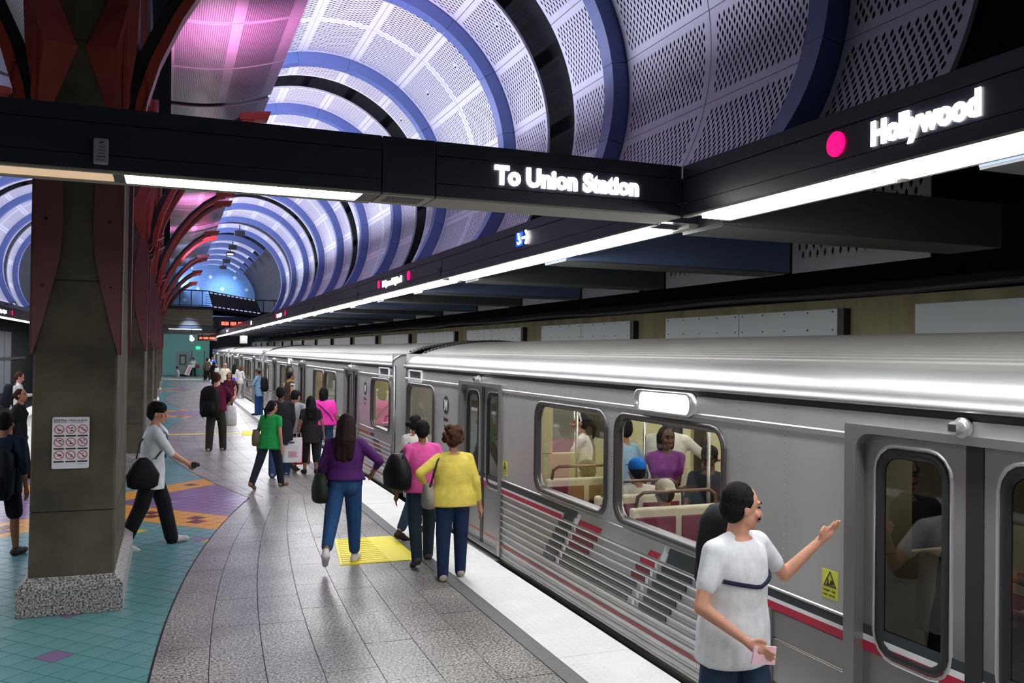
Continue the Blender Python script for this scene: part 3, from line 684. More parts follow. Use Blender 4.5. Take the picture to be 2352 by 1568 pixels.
def led(name, label, x0, x1, y, z0, z1, words):
    t = thing('led_sign', label, 'sign', ((x0+x1)/2, y, z0)); MB().box((x0-.12, y, z0-.12), (x1+.12, y+.2, z1+.12)).build('casing', BLACK, t)
    x = x0; n = sum(words)+len(words)-1; wd = (x1-x0)/n
    for w_ in words:
        g = MB()
        for c in range(w_):
            r = random.Random(c*7+w_); 
            for q in range(3): g.box((x+wd*c+.01, y-.01, z0+(z1-z0)*(q*.36)), (x+wd*(c+1)-.02, y-.002, z0+(z1-z0)*(q*.36+.26)))
            g.box((x+wd*c+.01, y-.01, z0), (x+wd*c+.045, y-.002, z1))
        g.build('led_word', LEDR, t); x += wd*(w_+1)
    for xx in (x0+.2, x1-.2): MB().tube([(xx, y+.1, z1+.1), (xx, y+.1, z1+.9)], .02, 6).build('hanger', BLACK, t)
led('a', 'larger red lettered display hanging over the platform below the walkway', 2.6, 4.38, 50, 3.68, 3.86, (5, 4, 6, 5))
led('b', 'smaller red lettered display hanging beyond the larger one', 1.98, 3.05, 66, 3.08, 3.22, (3, 5, 6))
MB_ = thing('monitor', 'pale boxy screen hanging below the edge beam far along the platform', 'monitor', (3.2, 42.5, 2.6)); MB().box((3.03, 42.5, 2.66), (3.37, 42.75, 3.02)).build('casing', mat('monitor_pale', (.32, .33, .29), .5), MB_, bevel=.02); MB().tube([(3.2, 42.6, 3.0), (3.2, 42.6, 3.29)], .02, 6).build('hanger', BLACK, MB_)
gl = thing('globe_lamp', 'bright white cluster lamp under the walkway', 'lamp', (1.35, 60, 3.0))
MB().ball((1.35, 60, 3.0), .14).build('globe', mat('globe', (1, 1, 1), .5, emit=(.9, 1, 1), es=6), gl); MB().ball((1.30, 60, 3.18), .08).build('globe', MATS['globe'], gl); MB().tube([(1.33, 60, 3.1), (1.33, 60, 3.7)], .02, 6).build('stem', BLACK, gl)
tl = thing('tube_lamp', 'long thin white tube lamp under the walkway', 'lamp', (1, 63.5, 3.5)); MB().tube([(-.05, 62.3, 3.68), (2.0, 62.3, 3.66)], .025, 6).build('tube', mat('tube_lamp', (1, 1, 1), .5, emit=(.95, 1, .95), es=5), tl); MB().box((-.05, 62.27, 3.69), (2.0, 62.33, 3.715)).build('holder', BEAMG2, tl)
for i, (x, y, z) in enumerate(((3.75, 54, 9.2), (3.9, 62.6, 9.3), (3.95, 66, 9.2), (3.95, 70.5, 9.1), (3.95, 75, 9.0))):
    t = thing('projector', ('%s black projector box under the vault crown near the end wall' % ORD[i]), 'projector', (x, y, z), 0, 'projectors under the vault'); MB().box((x-.28, y, z-.14), (x+.28, y+.5, z+.14)).build('casing', BLACK, t, bevel=.03); MB().tube([(x, y+.2, z), (x, y+.2, z+.5)], .03, 6).build('hanger', BLACK, t)
    if i == 2: MB().box((x-.2, y-.01, z-.1), (x+.2, y, z-.0)).build('lens', mat('lens_lit', (1, 1, 1), .5, emit=(.7, .75, 1), es=4), t)
# ------------------------------------------------------------------ train
STEEL = mat('stainless', (.46, .455, .44), .40, .62, (2.2, (.56, .555, .54), .3, .7, (1, .6, .35)))
STEELD = mat('stainless_dark', (.30, .29, .285), .38, .8)
STEELB = mat('stainless_bright', (.68, .67, .66), .30, .85)
EAVE = mat('eave_steel', (.40, .395, .385), .42, .75)
ROOF = mat('roof_steel', (.13, .122, .112), .55, .35, (1.2, (.19, .178, .165), .3, .7, (1, .3, 1)))
GASK = mat('gasket', (.055, .048, .045), .35, .3)
RED_ = mat('stripe_red', (.42, .01, .04), .4); BLK_ = mat('stripe_dark', (.025, .035, .04), .4); WHT_ = mat('stripe_white', (.74, .75, .75), .4); ORG_ = mat('stripe_orange', (.40, .09, .03), .45); DKR_ = mat('stripe_maroon', (.16, .015, .02), .45)
CREAM = mat('cream_interior', (.62, .58, .34), .5); SEATC = mat('seat_cream', (.74, .69, .54), .4); CUSH = mat('cushion_maroon', (.22, .02, .06), .7); CUSHO = mat('cushion_orange', (.75, .17, .02), .6)
POLE = mat('pole_steel', (.6, .6, .6), .25, .9); BRNB = mat('grab_brown', (.16, .09, .07), .4, .4); CEILT = mat('train_lamp', (1, 1, .95), .5, emit=(1, .96, .84), es=9.0); FLOORT = mat('train_floor', (.10, .09, .09), .5)
def glassmat(name, tint, amt):
    m = bpy.data.materials.new(name); m.use_nodes = True; nt = m.node_tree; nt.nodes.clear()
    o = nt.nodes.new('ShaderNodeOutputMaterial'); mx = nt.nodes.new('ShaderNodeMixShader'); t = nt.nodes.new('ShaderNodeBsdfTransparent'); g = nt.nodes.new('ShaderNodeBsdfGlossy'); lw = nt.nodes.new('ShaderNodeLayerWeight'); pw = nt.nodes.new('ShaderNodeMath'); pw.operation = 'POWER'; pw.inputs[1].default_value = 4; f = nt.nodes.new('ShaderNodeMath'); f.operation = 'MULTIPLY_ADD'; f.inputs[1].default_value = .95; f.inputs[2].default_value = .045
    nt.links.new(lw.outputs['Facing'], pw.inputs[0]); nt.links.new(pw.outputs[0], f.inputs[0]); t.inputs[0].default_value = (*tint, 1); g.inputs['Roughness'].default_value = .03; g.inputs[0].default_value = (amt, amt, amt, 1)
    nt.links.new(f.outputs[0], mx.inputs[0]); nt.links.new(t.outputs[0], mx.inputs[1]); nt.links.new(g.outputs[0], mx.inputs[2]); nt.links.new(mx.outputs[0], o.inputs[0]); return m
GLASS = glassmat('window_glass', (.86, .88, .86), .9); GLASSD = glassmat('door_glass', (.13, .13, .15), 1.0)
HL = 10.95                                              # half length of a car
DOORC = (-7.27, .09, 7.27); DW = .735
fnS = lambda u, v, d: (d, u, v)                         # side wall: u along the car, v up, d into the car
WINS = [(3.84, 5.46), (2.07, 3.69), (9.27, 10.93-.12)]
def build_car():
    car = empty('train_car')
    def P(mb, name, mt, par=car, **k): return mb.build(name, mt, par, world=False, **k)
    wins = [(a, b_) for a, b_ in WINS]+[(-b_, -a) for a, b_ in WINS]
    Z0, Z1 = .80, 2.10
    wr_ = [rrect(a+.05, b_-.05, 1.02, 1.865, .13) for a, b_ in wins]
    # side wall in five pieces between the doors
    edges = [-HL]+[q for c in DOORC for q in (c-DW-.05, c+DW+.05)]+[HL]
    for i in range(0, 8, 2):
        a, b_ = edges[i], edges[i+1]
        hs = [w_ for w_, (p, q) in zip(wr_, wins) if p > a and q < b_+.05]
        mb = MB(); plate(mb, [(a, Z0), (b_, Z0), (b_, Z1), (a, Z1)], hs, fnS, .05); P(mb, 'side_panel', STEEL)
        # belt rail and letter board line
        mb = MB().loft([[(-.001, y, 1.938), (-.012, y, 1.944), (-.012, y, 1.972), (-.001, y, 1.980)] for y in (a, b_)]); P(mb, 'belt_rail', STEELB)
        mb = MB().loft([[(-.001, y, .925), (-.008, y, .929), (-.008, y, .940), (-.001, y, .945)] for y in (a, b_)]); P(mb, 'lower_rail', STEEL)
    for c in DOORC: P(MB().box((0, c-DW-.05, 2.0), (.05, c+DW+.05, 2.10)), 'door_header', STEEL)
    # rivets
    rv = MB()
    for y in (4.62, 3.76, 1.92, 1.45, 9.1, -1.1, -1.6, -3.76, -5.55):
        for k in range(26): rv.ball((-.001, y, .98+.044*k), .005, None, 5, 3)
    tag(P(rv, 'rivets', STEELD), kind='stuff')
    # fluted lower panels
    fl_edges = [(-HL, DOORC[0]-DW-.05), (DOORC[0]+DW+.05, -1.45), (1.55, DOORC[2]-DW-.05), (DOORC[2]+DW+.05, HL)]
    for a, b_ in fl_edges:
        pr = [(.02, .80)]
        for k in range(10):
            z = .785-.0755*k
            pr += [(.006, z-.020), (.006, z-.045), (.002, z-.050), (.006, z-.056)]
            rb_ = MB().loft([[(x, y, zz) for x, zz in ((.008, z), (-.010, z-.003), (-.0135, z-.008), (-.011, z-.014), (.008, z-.020))] for y in (a+.03, b_-.03)]); P(rb_, 'flute_rib', STEELB)  # brighter steel puts the highlight lines into the ribs' colour
        pr += [(.004, .035), (.03, .03)]
        mb = MB().loft([[(x, y, z) for x, z in pr] for y in (a, b_)], False, False); P(mb, 'fluted_panel', STEEL)
        P(MB().box((-.016, a-.0, .05), (.02, a+.03, .79)), 'panel_post', STEELD); P(MB().box((-.016, b_-.03, .05), (.02, b_, .79)), 'panel_post', STEELD)
        P(MB().box((-.004, a+.04, .178), (.01, b_-.04, .207)), 'lower_stripe', ORG_ if a > 7 else mat('stripe_deep_red', (.26, .025, .025), .45)); P(MB().box((-.005, b_-.9, .179), (.01, b_-.04, .206)), 'lower_stripe', ORG_)
    for sgn in (1, -1):                                 # flat panels beside the middle door
        a, b_ = sorted((sgn*.86 if sgn > 0 else -.70, sgn*1.55 if sgn > 0 else -1.45))
        for z0, z1 in ((.07, .34), (.345, .62), (.625, .80)): P(MB().box((0, a, z0+.004), (.03, b_, z1-.004)), 'access_panel', STEELD, bevel=.004, seg=1)
    # painted stripes
    def strip(y0, y1, z0, z1, mt, nm='stripe', sh=0., x=-.003):
        P(MB().loft([[(x, y0+sh, z1), (x, y1+sh, z1), (x, y1, z0), (x, y0, z0)], [(.004, y0+sh, z1), (.004, y1+sh, z1), (.004, y1, z0), (.004, y0, z0)]]), nm, mt)
    for sg in (1, -1):
        Q = lambda y: sg*y
        def st(y0, y1, *r, **k): a, b_ = sorted((Q(y0), Q(y1))); k['sh'] = sg*k.get('sh', 0); strip(a, b_, *r, **k)
        st(4.42, 6.48, .856, .922, BLK_); st(4.76, 6.48, .832, .856, WHT_); st(4.79, 6.48, .785, .832, RED_)
        st(4.55, 4.76, .80, .862, BLK_, sh=-.06)
        st(4.42, 4.50, .80, .90, WHT_, sh=-.07); st(3.97, 4.42, .80, .855, RED_, sh=-.05)
        st(2.97, 3.13, .80, .85, RED_, sh=-.05); st(2.86, 2.93, .80, .93, WHT_, sh=-.08); st(.92, 2.84, .875, .935, BLK_); st(2.2, 2.84, .80, .875, BLK_, sh=-.04)
        st(.92, 2.2, .85, .875, WHT_); st(.92, 2.2, .80, .85, RED_)
        st(8.06, 9.1, .80, .85, ORG_); st(9.15, 9.5, .80, .86, BLK_, sh=.06)
        for r in range(6):
            z = .742-.0755*r; zz = (z-.022, z+.020)
            st(4.86+.073*r-.28, 4.86+.073*r, *zz, BLK_, nm='paint_block'); st(4.50+.075*r-.04, 4.50+.075*r, *zz, WHT_, nm='paint_slash')
            st(2.91+.07*r-.42, 2.91+.07*r, *zz, BLK_, nm='paint_block'); st(2.97+.072*r, 3.01+.072*r, *zz, WHT_, nm='paint_slash')
            if r < 3: st(4.03+.08*r, 4.46+.08*r, *zz, DKR_, nm='paint_block'); st(3.02+.075*r, 3.24+.075*r, *zz, DKR_ if r else RED_, nm='paint_block')
            else:
                for dz in (-.012, .010): st(3.08+.075*r, 4.46+.075*r, z+dz-.005, z+dz+.005, BLK_, nm='paint_line')
            if r < 5: st(9.45+.1*r, 9.9+.1*r, *zz, ORG_ if r % 2 else BLK_, nm='paint_block')
    # windows
    for (a, b_) in wins:
        f = MB(); o_ = rrect(a-.005, b_+.005, .965, 1.915, .17); i_ = rrect(a+.065, b_-.065, 1.035, 1.85, .11)
        ring(f, o_, i_, fnS, ((0, .0), (.05, -.022), (.30, -.030), (.6, -.020), (.8, .0), (1, .03))); fo = P(f, 'window_frame', GASK, smooth=True)
        p_ = MB(); V = rrect(a+.05, b_-.05, 1.02, 1.865, .12); p_.add([(.028, u, v) for u, v in V], [tuple(range(len(V)))]); P(p_, 'pane', GLASS, fo, fix=False)
    # doors
    for c in DOORC:
        fr = MB(); o_ = rrect(c-DW-.075, c+DW+.075, .02, 2.035, .012, 4); i_ = rrect(c-DW+.0, c+DW-.0, .03, 1.97, .085, 4)
        plate(fr, [(c-DW-.075, .05), (c+DW+.075, .05), (c+DW+.075, 2.03), (c-DW-.075, 2.03)], [[(c-DW+.01, .06)]+[(c+DW-.01, .06)]+rrect(c-DW+.01, c+DW-.01, 1.5, 1.985, .1)[:10]], lambda u, v, d: (d-.022, u, v), .072); fo = P(fr, 'door_frame', STEELD, bevel=.004, seg=1)
        for s_ in (-1, 1):
            a, b_ = sorted((c+s_*.005, c+s_*DW)); lf = MB(); u0, u1 = (a+.16, b_-.12) if s_ > 0 else (a+.12, b_-.16)
            hole = rrect(u0, u1, .80, 1.895, .11)
            plate(lf, [(a, .015), (b_, .015), (b_, 1.99), (a, 1.99)], [hole], lambda u, v, d: (.045+d, u, v), .03); lo = P(lf, 'door_leaf', STEELD)
            g = MB(); o2 = rrect(u0-.02, u1+.02, .78, 1.915, .125); i2 = rrect(u0+.035, u1-.035, .835, 1.86, .085); ring(g, o2, i2, fnS, ((0, .044), (.1, .034), (.7, .034), (1, .06))); P(g, 'window_seal', BLACK, lo, smooth=True)
            ro = MB(); o3 = rrect(u0-.045, u1+.045, .755, 1.94, .15); ring(ro, o3, o2, fnS, ((0, .045), (.5, .037), (1, .044))); P(ro, 'window_bead', STEELB, lo, smooth=True)
            V = hole; p_ = MB(); p_.add([(.055, u, v) for u, v in V], [tuple(range(len(V)))]); P(p_, 'pane', GLASSD, lo, fix=False)
            ed = c if s_ > 0 else c
            P(MB().box((.040, c, .02) if s_ > 0 else (.040, c-.055, .02), (.076, c+.045, 1.985) if s_ > 0 else (.076, c, 1.985)), 'edge_seal', BLACK, lo)
            P(MB().box((.043, a+.01, .83), (.046, b_-.01, .865)), 'leaf_stripe', WHT_, lo); P(MB().box((.042, a+.01, .775), (.046, b_-.01, .83)), 'leaf_stripe', RED_, lo); P(MB().box((.043, a+.01, .865), (.046, b_-.01, .92)), 'leaf_stripe', BLK_, lo); P(MB().box((.043, a+.01, .18), (.046, b_-.01, .205)), 'leaf_stripe', ORG_, lo)
        P(MB().box((-.045, c-DW, -.055), (.06, c+DW, -.004)), 'threshold', STEELB)
        lm = MB(); lm.loft([[(-.002-h, c+.02+r*math.cos(2*PI*j/16), 2.068+r*math.sin(2*PI*j/16)) for j in range(16)] for h, r in ((0, .052), (.02, .05), (.024, .036), (.07, .033), (.075, .02))]); P(lm, 'door_light', STEELB, smooth=False)
        P(MB().box((-.085, c+.0, 2.05), (-.05, c+.04, 2.085)), 'light_lens', GASK)
    # eaves, gutter and ribbed roof
    for y0, y1 in ((-HL, HL),):
        P(MB().box((.012, y0, 2.10), (.06, y1, 2.15)), 'gutter', BLACK)  # recessed strip, its black holding the shade under the eave
        ev = [(.0, 2.140), (-.022, 2.143), (-.026, 2.168), (-.008, 2.178)]+[(.24-.248*math.cos(t), 2.178+.165*math.sin(t)) for t in [PI/2*i/10 for i in range(1, 11)]]
        P(MB().loft([[(x, y, z) for x, z in ev] for y in (y0, y1)], False, False), 'eave', EAVE, smooth=True)
        pr = [(.24, 2.343)]; n = 44
        for i in range(n):
            x = .26+2.53*(i+.1)/n; zf = lambda x: 2.345+.225*math.sin(PI*(x-.24)/2.57)**.75
            w_ = 2.53/n
            pr += [(x, zf(x)), (x+w_*.25, zf(x)+.011), (x+w_*.5, zf(x)+.011), (x+w_*.75, zf(x))]
        pr.append((2.81, 2.343))
        P(MB().loft([[(x, y, z) for x, z in pr] for y in (y0, y1)], False, False), 'ribbed_roof', ROOF)
        P(MB().loft([[(3.05-x, y, z) for x, z in ev] for y in (y0, y1)], False, False), 'eave', EAVE, smooth=True)
        kn = MB()
        for s_ in (-1, 1):                              # end hoop with studs
            ye = s_*HL; hp = [(x, z) for x, z in ev]+[(.26+2.53*i/12, 2.36+.235*math.sin(PI*(.02+2.53*i/12)/2.57)**.75) for i in range(1, 12)]
            P(MB().tube([(x, ye, z) for x, z in hp], .018, 6), 'roof_hoop', STEELD)
            for i in range(40):
                x = .3+2.4*i/40; kn.box((x, ye-.02-s_*.03, 2.35+.225*math.sin(PI*(x-.24)/2.57)**.75), (x+.03, ye+.02-s_*.03, 2.385+.225*math.sin(PI*(x-.24)/2.57)**.75))
        tag(P(kn, 'hoop_studs', GASK), kind='stuff')
    # end walls with rounded corner posts and dark coupling
    for s_ in (-1, 1):
        ye = s_*HL
        P(MB().box((.0, ye, .05), (3.05, ye-s_*.06, 2.36)), 'end_wall', mat('end_steel', (.45, .44, .42), .5, .4)); P(MB().tube([(.03, ye-s_*.0, .05), (.03, ye, 2.14)], .03, 8), 'corner_post', STEELD, smooth=True)
        P(MB().box((1.1, ye, .1), (1.95, ye+s_*.36, 2.1)), 'gangway', BLACK); P(MB().box((.04, ye+s_*.01, 1.0), (.05, ye+s_*.05, 1.4)), 'grab_rail', STEELB)
    # underframe, floor, ceiling, far wall
    P(MB().box((.05, -HL+.1, -1.1), (3.0, HL-.1, -.05)), 'underframe', BLACK); P(MB().box((.02, -HL, -.05), (3.03, HL, .0)), 'floor_plate', FLOORT)
    P(MB().box((.07, -HL+.06, 2.12), (2.98, HL-.06, 2.14)), 'inner_ceiling', mat('train_ceiling', (.5, .48, .4), .6))
    for x in (.85, 2.05): P(MB().box((x, -HL+.4, 2.095), (x+.16, HL-.4, 2.119)), 'ceiling_lamp', CEILT)
    fw_ = MB(); hs = [rrect(a+.05, b_-.05, 1.02, 1.85, .1) for a, b_ in wins]+[rrect(c-.55, c-.1, .8, 1.88, .1) for c in DOORC]+[rrect(c+.1, c+.55, .8, 1.88, .1) for c in DOORC]
    plate(fw_, [(-HL+.06, 0), (HL-.06, 0), (HL-.06, 2.12), (-HL+.06, 2.12)], hs, lambda u, v, d: (2.98+d, u, v), .05); P(fw_, 'far_wall', CREAM)
    P(MB().box((2.96, -9.0, 1.86), (2.975, 9.0, 2.08)), 'advert_band', mat('advert', (.42, .24, .08), .5, 0, (2.0, (.65, .6, .5), .45, .55, (0, 1, 0))))
    # draught screens, seats, poles
    def bench(y, x0, facing, mt=CUSH):
        b_ = MB(); x1 = x0+.92; d = facing
        b_.box((x0, y, .42), (x1, y+d*.46, .47)); b_.box((x0, y-d*.02, .42), (x1, y+d*.05, 1.08)); o = P(b_, 'seat_shell', SEATC, bevel=.03, seg=3)
        for k in range(2):
            a = x0+.03+.46*k
            P(MB().box((a, y+d*.04, .52), (a+.40, y+d*.065, 1.0)), 'cushion', mt, o, bevel=.03, seg=3); P(MB().box((a, y+d*.06, .465), (a+.40, y+d*.44, .49)), 'cushion', mt, o, bevel=.02, seg=2)
            P(MB().box((a, y-d*.03, .52), (a+.40, y-d*.018, 1.0)), 'back_inset', mt, o, bevel=.012, seg=2)
        P(MB().tube([(x0+.06, y, 1.06), (x0+.08, y, 1.17), (x0+.14, y, 1.205), (x0+.8, y, 1.205), (x0+.86, y, 1.17), (x0+.88, y, 1.06)], .016, 6), 'grab_bar', BRNB, o, smooth=True)
        P(MB().box((x0+.1, y+d*.1, 0), (x0+.82, y+d*.3, .42)), 'seat_base', GASK, o)
    for y, f_, mt in ((3.65, -1, CUSH), (4.30, 1, CUSH), (5.45, 1, CUSH), (2.55, -1, CUSH), (-2.4, -1, CUSH), (-3.5, -1, CUSH), (-4.5, 1, CUSH), (-5.6, 1, CUSH), (9.6, 1, CUSH), (-9.6, -1, CUSH)): bench(y, .12, f_, mt)
    for y, f_, mt in ((3.4, -1, CUSH), (4.5, 1, CUSHO), (5.5, 1, CUSHO), (2.3, -1, CUSH), (-3.5, -1, CUSH), (-4.5, 1, CUSH)): bench(y, 2.0, f_, mt)
    for y in (1.0, 6.3, -.95, -6.2, 8.3, -8.3):
        P(MB().box((.12, y-.02, .3), (.85, y+.02, 1.25)), 'screen', CREAM, bevel=.01); P(MB().tube([(.87, y, 0), (.87, y, 2.11)], .018, 8), 'pole', POLE, smooth=True)
        P(MB().box((.07, y-.03, 1.25), (.55, y+.03, 2.1)), 'screen', CREAM)
    for x, y in ((1.3, .1), (1.3, 7.27), (1.3, -7.27), (1.15, 4.0), (1.15, 2.9), (1.0, 3.35), (1.95, 3.4), (1.95, 4.6), (1.2, 5.3)): P(MB().tube([(x, y, 0), (x, y, 2.11)], .018, 8), 'pole', POLE, smooth=True)
    # destination display, vents, stickers, emblem
    ds = MB(); o_ = rrect(2.43, 3.30, 1.945, 2.125, .075, 6); i_ = rrect(2.475, 3.255, 1.97, 2.10, .06, 6); ring(ds, o_, i_, fnS, ((0, .0), (.1, -.05), (.6, -.055), (1, -.02))); do = P(ds, 'display_frame', STEELB, smooth=True)
    V = rrect(2.46, 3.27, 1.96, 2.11, .06, 6); p_ = MB(); p_.add([(-.022, u, v) for u, v in V], [tuple(range(len(V)))]); P(p_, 'display_face', mat('display_lit', (1, 1, 1), .3, emit=(.93, .96, 1), es=1.5), do, fix=False)
    tt = text('UNION STA', .10, mat('display_ink', (.7, .72, .74), .5, emit=(.7, .72, .75), es=1.0), do, (-.026, 3.16, 2.0), FACE_W, .0, .001, sx=.95)
    for s_ in (1, -1):
        a, b_ = sorted((s_*9.93, s_*10.73)); v_ = MB(); plate(v_, [(a, 1.925), (b_, 1.925), (b_, 2.115), (a, 2.115)], [[(a+.06, 1.985), (b_-.06, 1.985), (b_-.06, 2.09), (a+.06, 2.09)]], lambda u, v, d: (-.02+d, u, v), .02); vo = P(v_, 'vent_frame', WHT_)
        P(MB().box((-.004, a+.05, 1.98), (.0, b_-.05, 2.095)), 'vent_screen', BLK_, vo)
        ho = MB()
        for k in range(8): ho.box((-.0215, a+.07+.085*k, 1.945), (-.0195, a+.10+.085*k, 1.962))
        P(ho, 'vent_holes', BLK_, vo)
        y = s_*8.69; eo = P(MB().loft([[(-.002-d, y+.128*math.cos(2*PI*j/28), 1.665+.128*math.sin(2*PI*j/28)) for j in range(28)] for d in (0, .003)]), 'emblem_disc', BLACK)
        text('M', .19, WHT_, eo, (-.006, y, 1.60), FACE_W, .008, .001, 'CENTER', sx=.95); text('Metro', .085, BLACK, car, (-.003, y, 1.44), FACE_W, .001, .001, 'CENTER'); text('Red Line', .045, BLACK, car, (-.003, y, 1.36), FACE_W, .0, .001, 'CENTER')
        text('525' if s_ > 0 else '526', .07, BLK_, car, (-.003, s_*10.86+.05, 2.0), FACE_W, 0, .001, 'CENTER')
    YST = mat('sticker_yellow', (.66, .68, .06), .5)
    for y in (1.03, 6.36, -1.03, -6.36):
        so = P(MB().box((-.003, y-.065, 1.0), (.0, y+.065, 1.165)), 'caution_sticker', YST)
        tri = lambda r: [(y+r*math.cos(a), 1.10+r*math.sin(a)) for a in (PI/2, PI/2+2*PI/3, PI/2+4*PI/3)]
        mb = MB(); ring(mb, tri(.062), tri(.047), fnS, ((0, -.003), (0, -.0045), (1, -.0045), (1, -.003))); P(mb, 'warning_triangle', GASK, so)
        pic = MB(); pic.box((-.0045, y-.026, 1.082), (-.003, y-.002, 1.108)).box((-.0045, y-.0, 1.078), (-.003, y+.026, 1.088)).box((-.0045, y+.012, 1.088), (-.003, y+.02, 1.112)); P(pic, 'pictogram', BLACK, so)
        text('Caution - Gap', .020, GASK, so, (-.004, y+.060, 1.042), FACE_W, .0, .0006, sx=.92); text('Cuidado - Abertura', .014, GASK, so, (-.004, y+.060, 1.018), FACE_W, .0, .0006, sx=.92)
    return car
car = build_car()
tag(car, 'nearest stainless steel train car with the lit destination display and big windows', 'train', 'train cars')
car.location = (3.6, 3.1, 0)
for i, nm in enumerate(('second train car behind the gap, beside the woman in the pink tee', 'third train car along the platform, beside the man in the blue jacket and cap', 'farthest train car at the end of the platform')):
    c = tree_copy(car); c.location = (3.6, 3.1+22.8*(i+1), 0); c['label'] = nm
# ------------------------------------------------------------------ people
def cloth(c, name=None, rough=.85): 
    n = name or 'cloth_%d_%d_%d' % tuple(int(x*255) for x in c)
    return mat(n, c, rough, 0, (14, tuple(x*.82 for x in c), .35, .7, I3), (9, .25), spec=.2)
def skin(c): return mat('skin_%d' % int(c[0]*255), c, .55, spec=.35)
SK_L, SK_M, SK_B, SK_D = (.62, .30, .20), (.42, .19, .115), (.26, .115, .065), (.10, .045, .028)
HB = lambda c: mat('hair_%d_%d' % (int(c[0]*1000), int(c[1]*1000)), c, .75, bump=(40, .3), spec=.12)
H_BLACK, H_BROWN, H_LIGHT, H_GREY = (.010, .009, .010), (.055, .022, .012), (.13, .06, .025), (.12, .11, .11)
EYEM = mat('eye_dark', (.02, .015, .012), .3); LIPM = mat('lip', (.30, .09, .08), .5)
def remesh(o, v, it=3):
    r = o.modifiers.new('remesh', 'REMESH'); r.mode = 'VOXEL'; r.voxel_size = v; r.use_smooth_shade = True
    s = o.modifiers.new('smooth', 'SMOOTH'); s.factor = .5; s.iterations = it
def ik(S_, T, l1, l2, pole):
    d = T-S_; L = min(max(d.length, .05), (l1+l2)*.999); d.normalize(); a = (l1*l1-l2*l2+L*L)/(2*L); h = math.sqrt(max(l1*l1-a*a, 0))
    p = (pole-d*pole.dot(d)).normalized(); return S_+d*a+p*h, S_+d*L
def person(label, pos, face, H=1.7, w=1.0, sk=SK_M, hair=('short', H_BLACK), top=((.5, .5, .5), .45, .0), bottom=('pants', (.05, .07, .12)), shoe=(.03, .03, .03), pose=None, z0=0., near=False, fem=False, group=None, lite=False):
    p = dict(L=(14, 4), R=(-12, 6), aL=None, aR=None, lean=3, yaw=0, pitch=0, sit=False, twist=0); p.update(pose or {})
    k = H/1.7; V3 = Vector
    root = thing('person', label, 'person', (pos[0], pos[1], z0), math.radians(face), group)
    rot = Matrix.Rotation(math.radians(p['lean']), 3, 'X').inverted()       # forward lean
    up = lambda v: rot @ V3(v)
    hipw = .070+.012*w; legs = {}
    for s_, n in ((-1, 'L'), (1, 'R')):
        a, kn = [math.radians(q) for q in p[n][:2]]; ab = math.radians(p[n][2] if len(p[n]) > 2 else 3)*s_
        hp = V3((s_*hipw, 0, 0)); th = V3((math.sin(ab), math.sin(a), -math.cos(a))).normalized(); kp = hp+th*.43
        b_ = a-kn; shn = V3((math.sin(ab)*.3, math.sin(b_), -math.cos(b_))).normalized(); ak = kp+shn*.41
        pt = math.radians(p[n][3]) if len(p[n]) > 3 else max(0, -b_)*.9; td = V3((s_*.15, math.cos(pt), -math.sin(pt))).normalized()
        legs[n] = (hp, kp, ak, td, s_)
    low = min(min((ak.z-.085), (ak+td*.13).z-.045) for hp, kp, ak, td, s_ in legs.values())
    base = V3((0, 0, -low))
    if p['sit']: base = V3((0, 0, .53/k))
    add = lambda v: (v+base)*k
    sh_w = (.165 if fem else .185)*(.9+.1*w)
    shz = .46; hc = up((0, .014, .642)); head_c = hc
    yw = Matrix.Rotation(math.radians(p['yaw']), 3, 'Z') @ Matrix.Rotation(math.radians(p['pitch']), 3, 'X')
    hd = lambda x, y, z: add(head_c+yw @ V3((x*1.07, y*1.07, z*1.06)))
    arms = {}
    for s_, n in ((-1, 'L'), (1, 'R')):
        tw = Matrix.Rotation(math.radians(p['twist']), 3, 'Z')
        sh = up(tw @ V3((s_*sh_w, -.005, shz-.035))); t = p['a'+n]; pole = V3((s_*.5, -1, -.25))
        if t is None: t = V3((s_*(.23+.05*w), .05 if n == 'L' else -.04, -.09))
        else:
            if len(t) == 4: pole = V3(t[3])
            t = V3(t[:3])
            if p.get('abs', False): t = t/k-base
        el, wr_ = ik(sh, t, .285, .255, pole); arms[n] = (sh, el, wr_, s_)
    vx = .0075 if near else .0125
    # ---- the body, one skin
    B = MB(); R = lambda r: r*k
    yh = lambda v: v
    T = [(-.06, .135, .095), (.03, .152*(1.06 if fem else 1), .108), (.14, .125*(.94 if fem else 1.02), .092), (.26, .145, .105), (.36, .155, .102), (.44, .14, .08), (.49, .06, .055)]
    def torso(mb, T_, inflate=0., wx=1.):
        rings = []
        for z, rx, ry in T_:
            tw = math.radians(p['twist'])*max(0, min(1, z/.45)); rings.append([add(up(V3((0, -.004, z))+Matrix.Rotation(tw, 3, 'Z') @ V3((((rx*w*wx)+inflate)*math.cos(q*PI/10), ((ry*(.55+.45*w))+inflate)*math.sin(q*PI/10), 0)))) for q in range(20)])
        mb.loft(rings)
    torso(B, T)
    if not lite or near: pass
    B.cap(add(up((0, -.008, .44))), add(up((0, .006, .575))), R(.060 if not fem else .050), R(.055 if not fem else .045))
    M_ = yw
    B.ball(hd(0, -.004, .022), (R(.074), R(.093), R(.098)), M_); B.ball(hd(0, .026, -.052), (R(.056), R(.066), R(.065)), M_); B.ball(hd(0, .060, -.092), (R(.028), R(.026), R(.022)), M_)
    B.cap(hd(0, .086, .0), hd(0, .104, -.036), R(.010), R(.016)); B.ball(hd(0, .077, .026), (R(.052), R(.018), R(.012)), M_)
    for s_ in (-1, 1): B.ball(hd(s_*.076, -.008, -.012), (R(.011), R(.020), R(.032)), M_); B.ball(hd(s_*.036, .066, -.03), (R(.024), R(.02), R(.022)), M_)
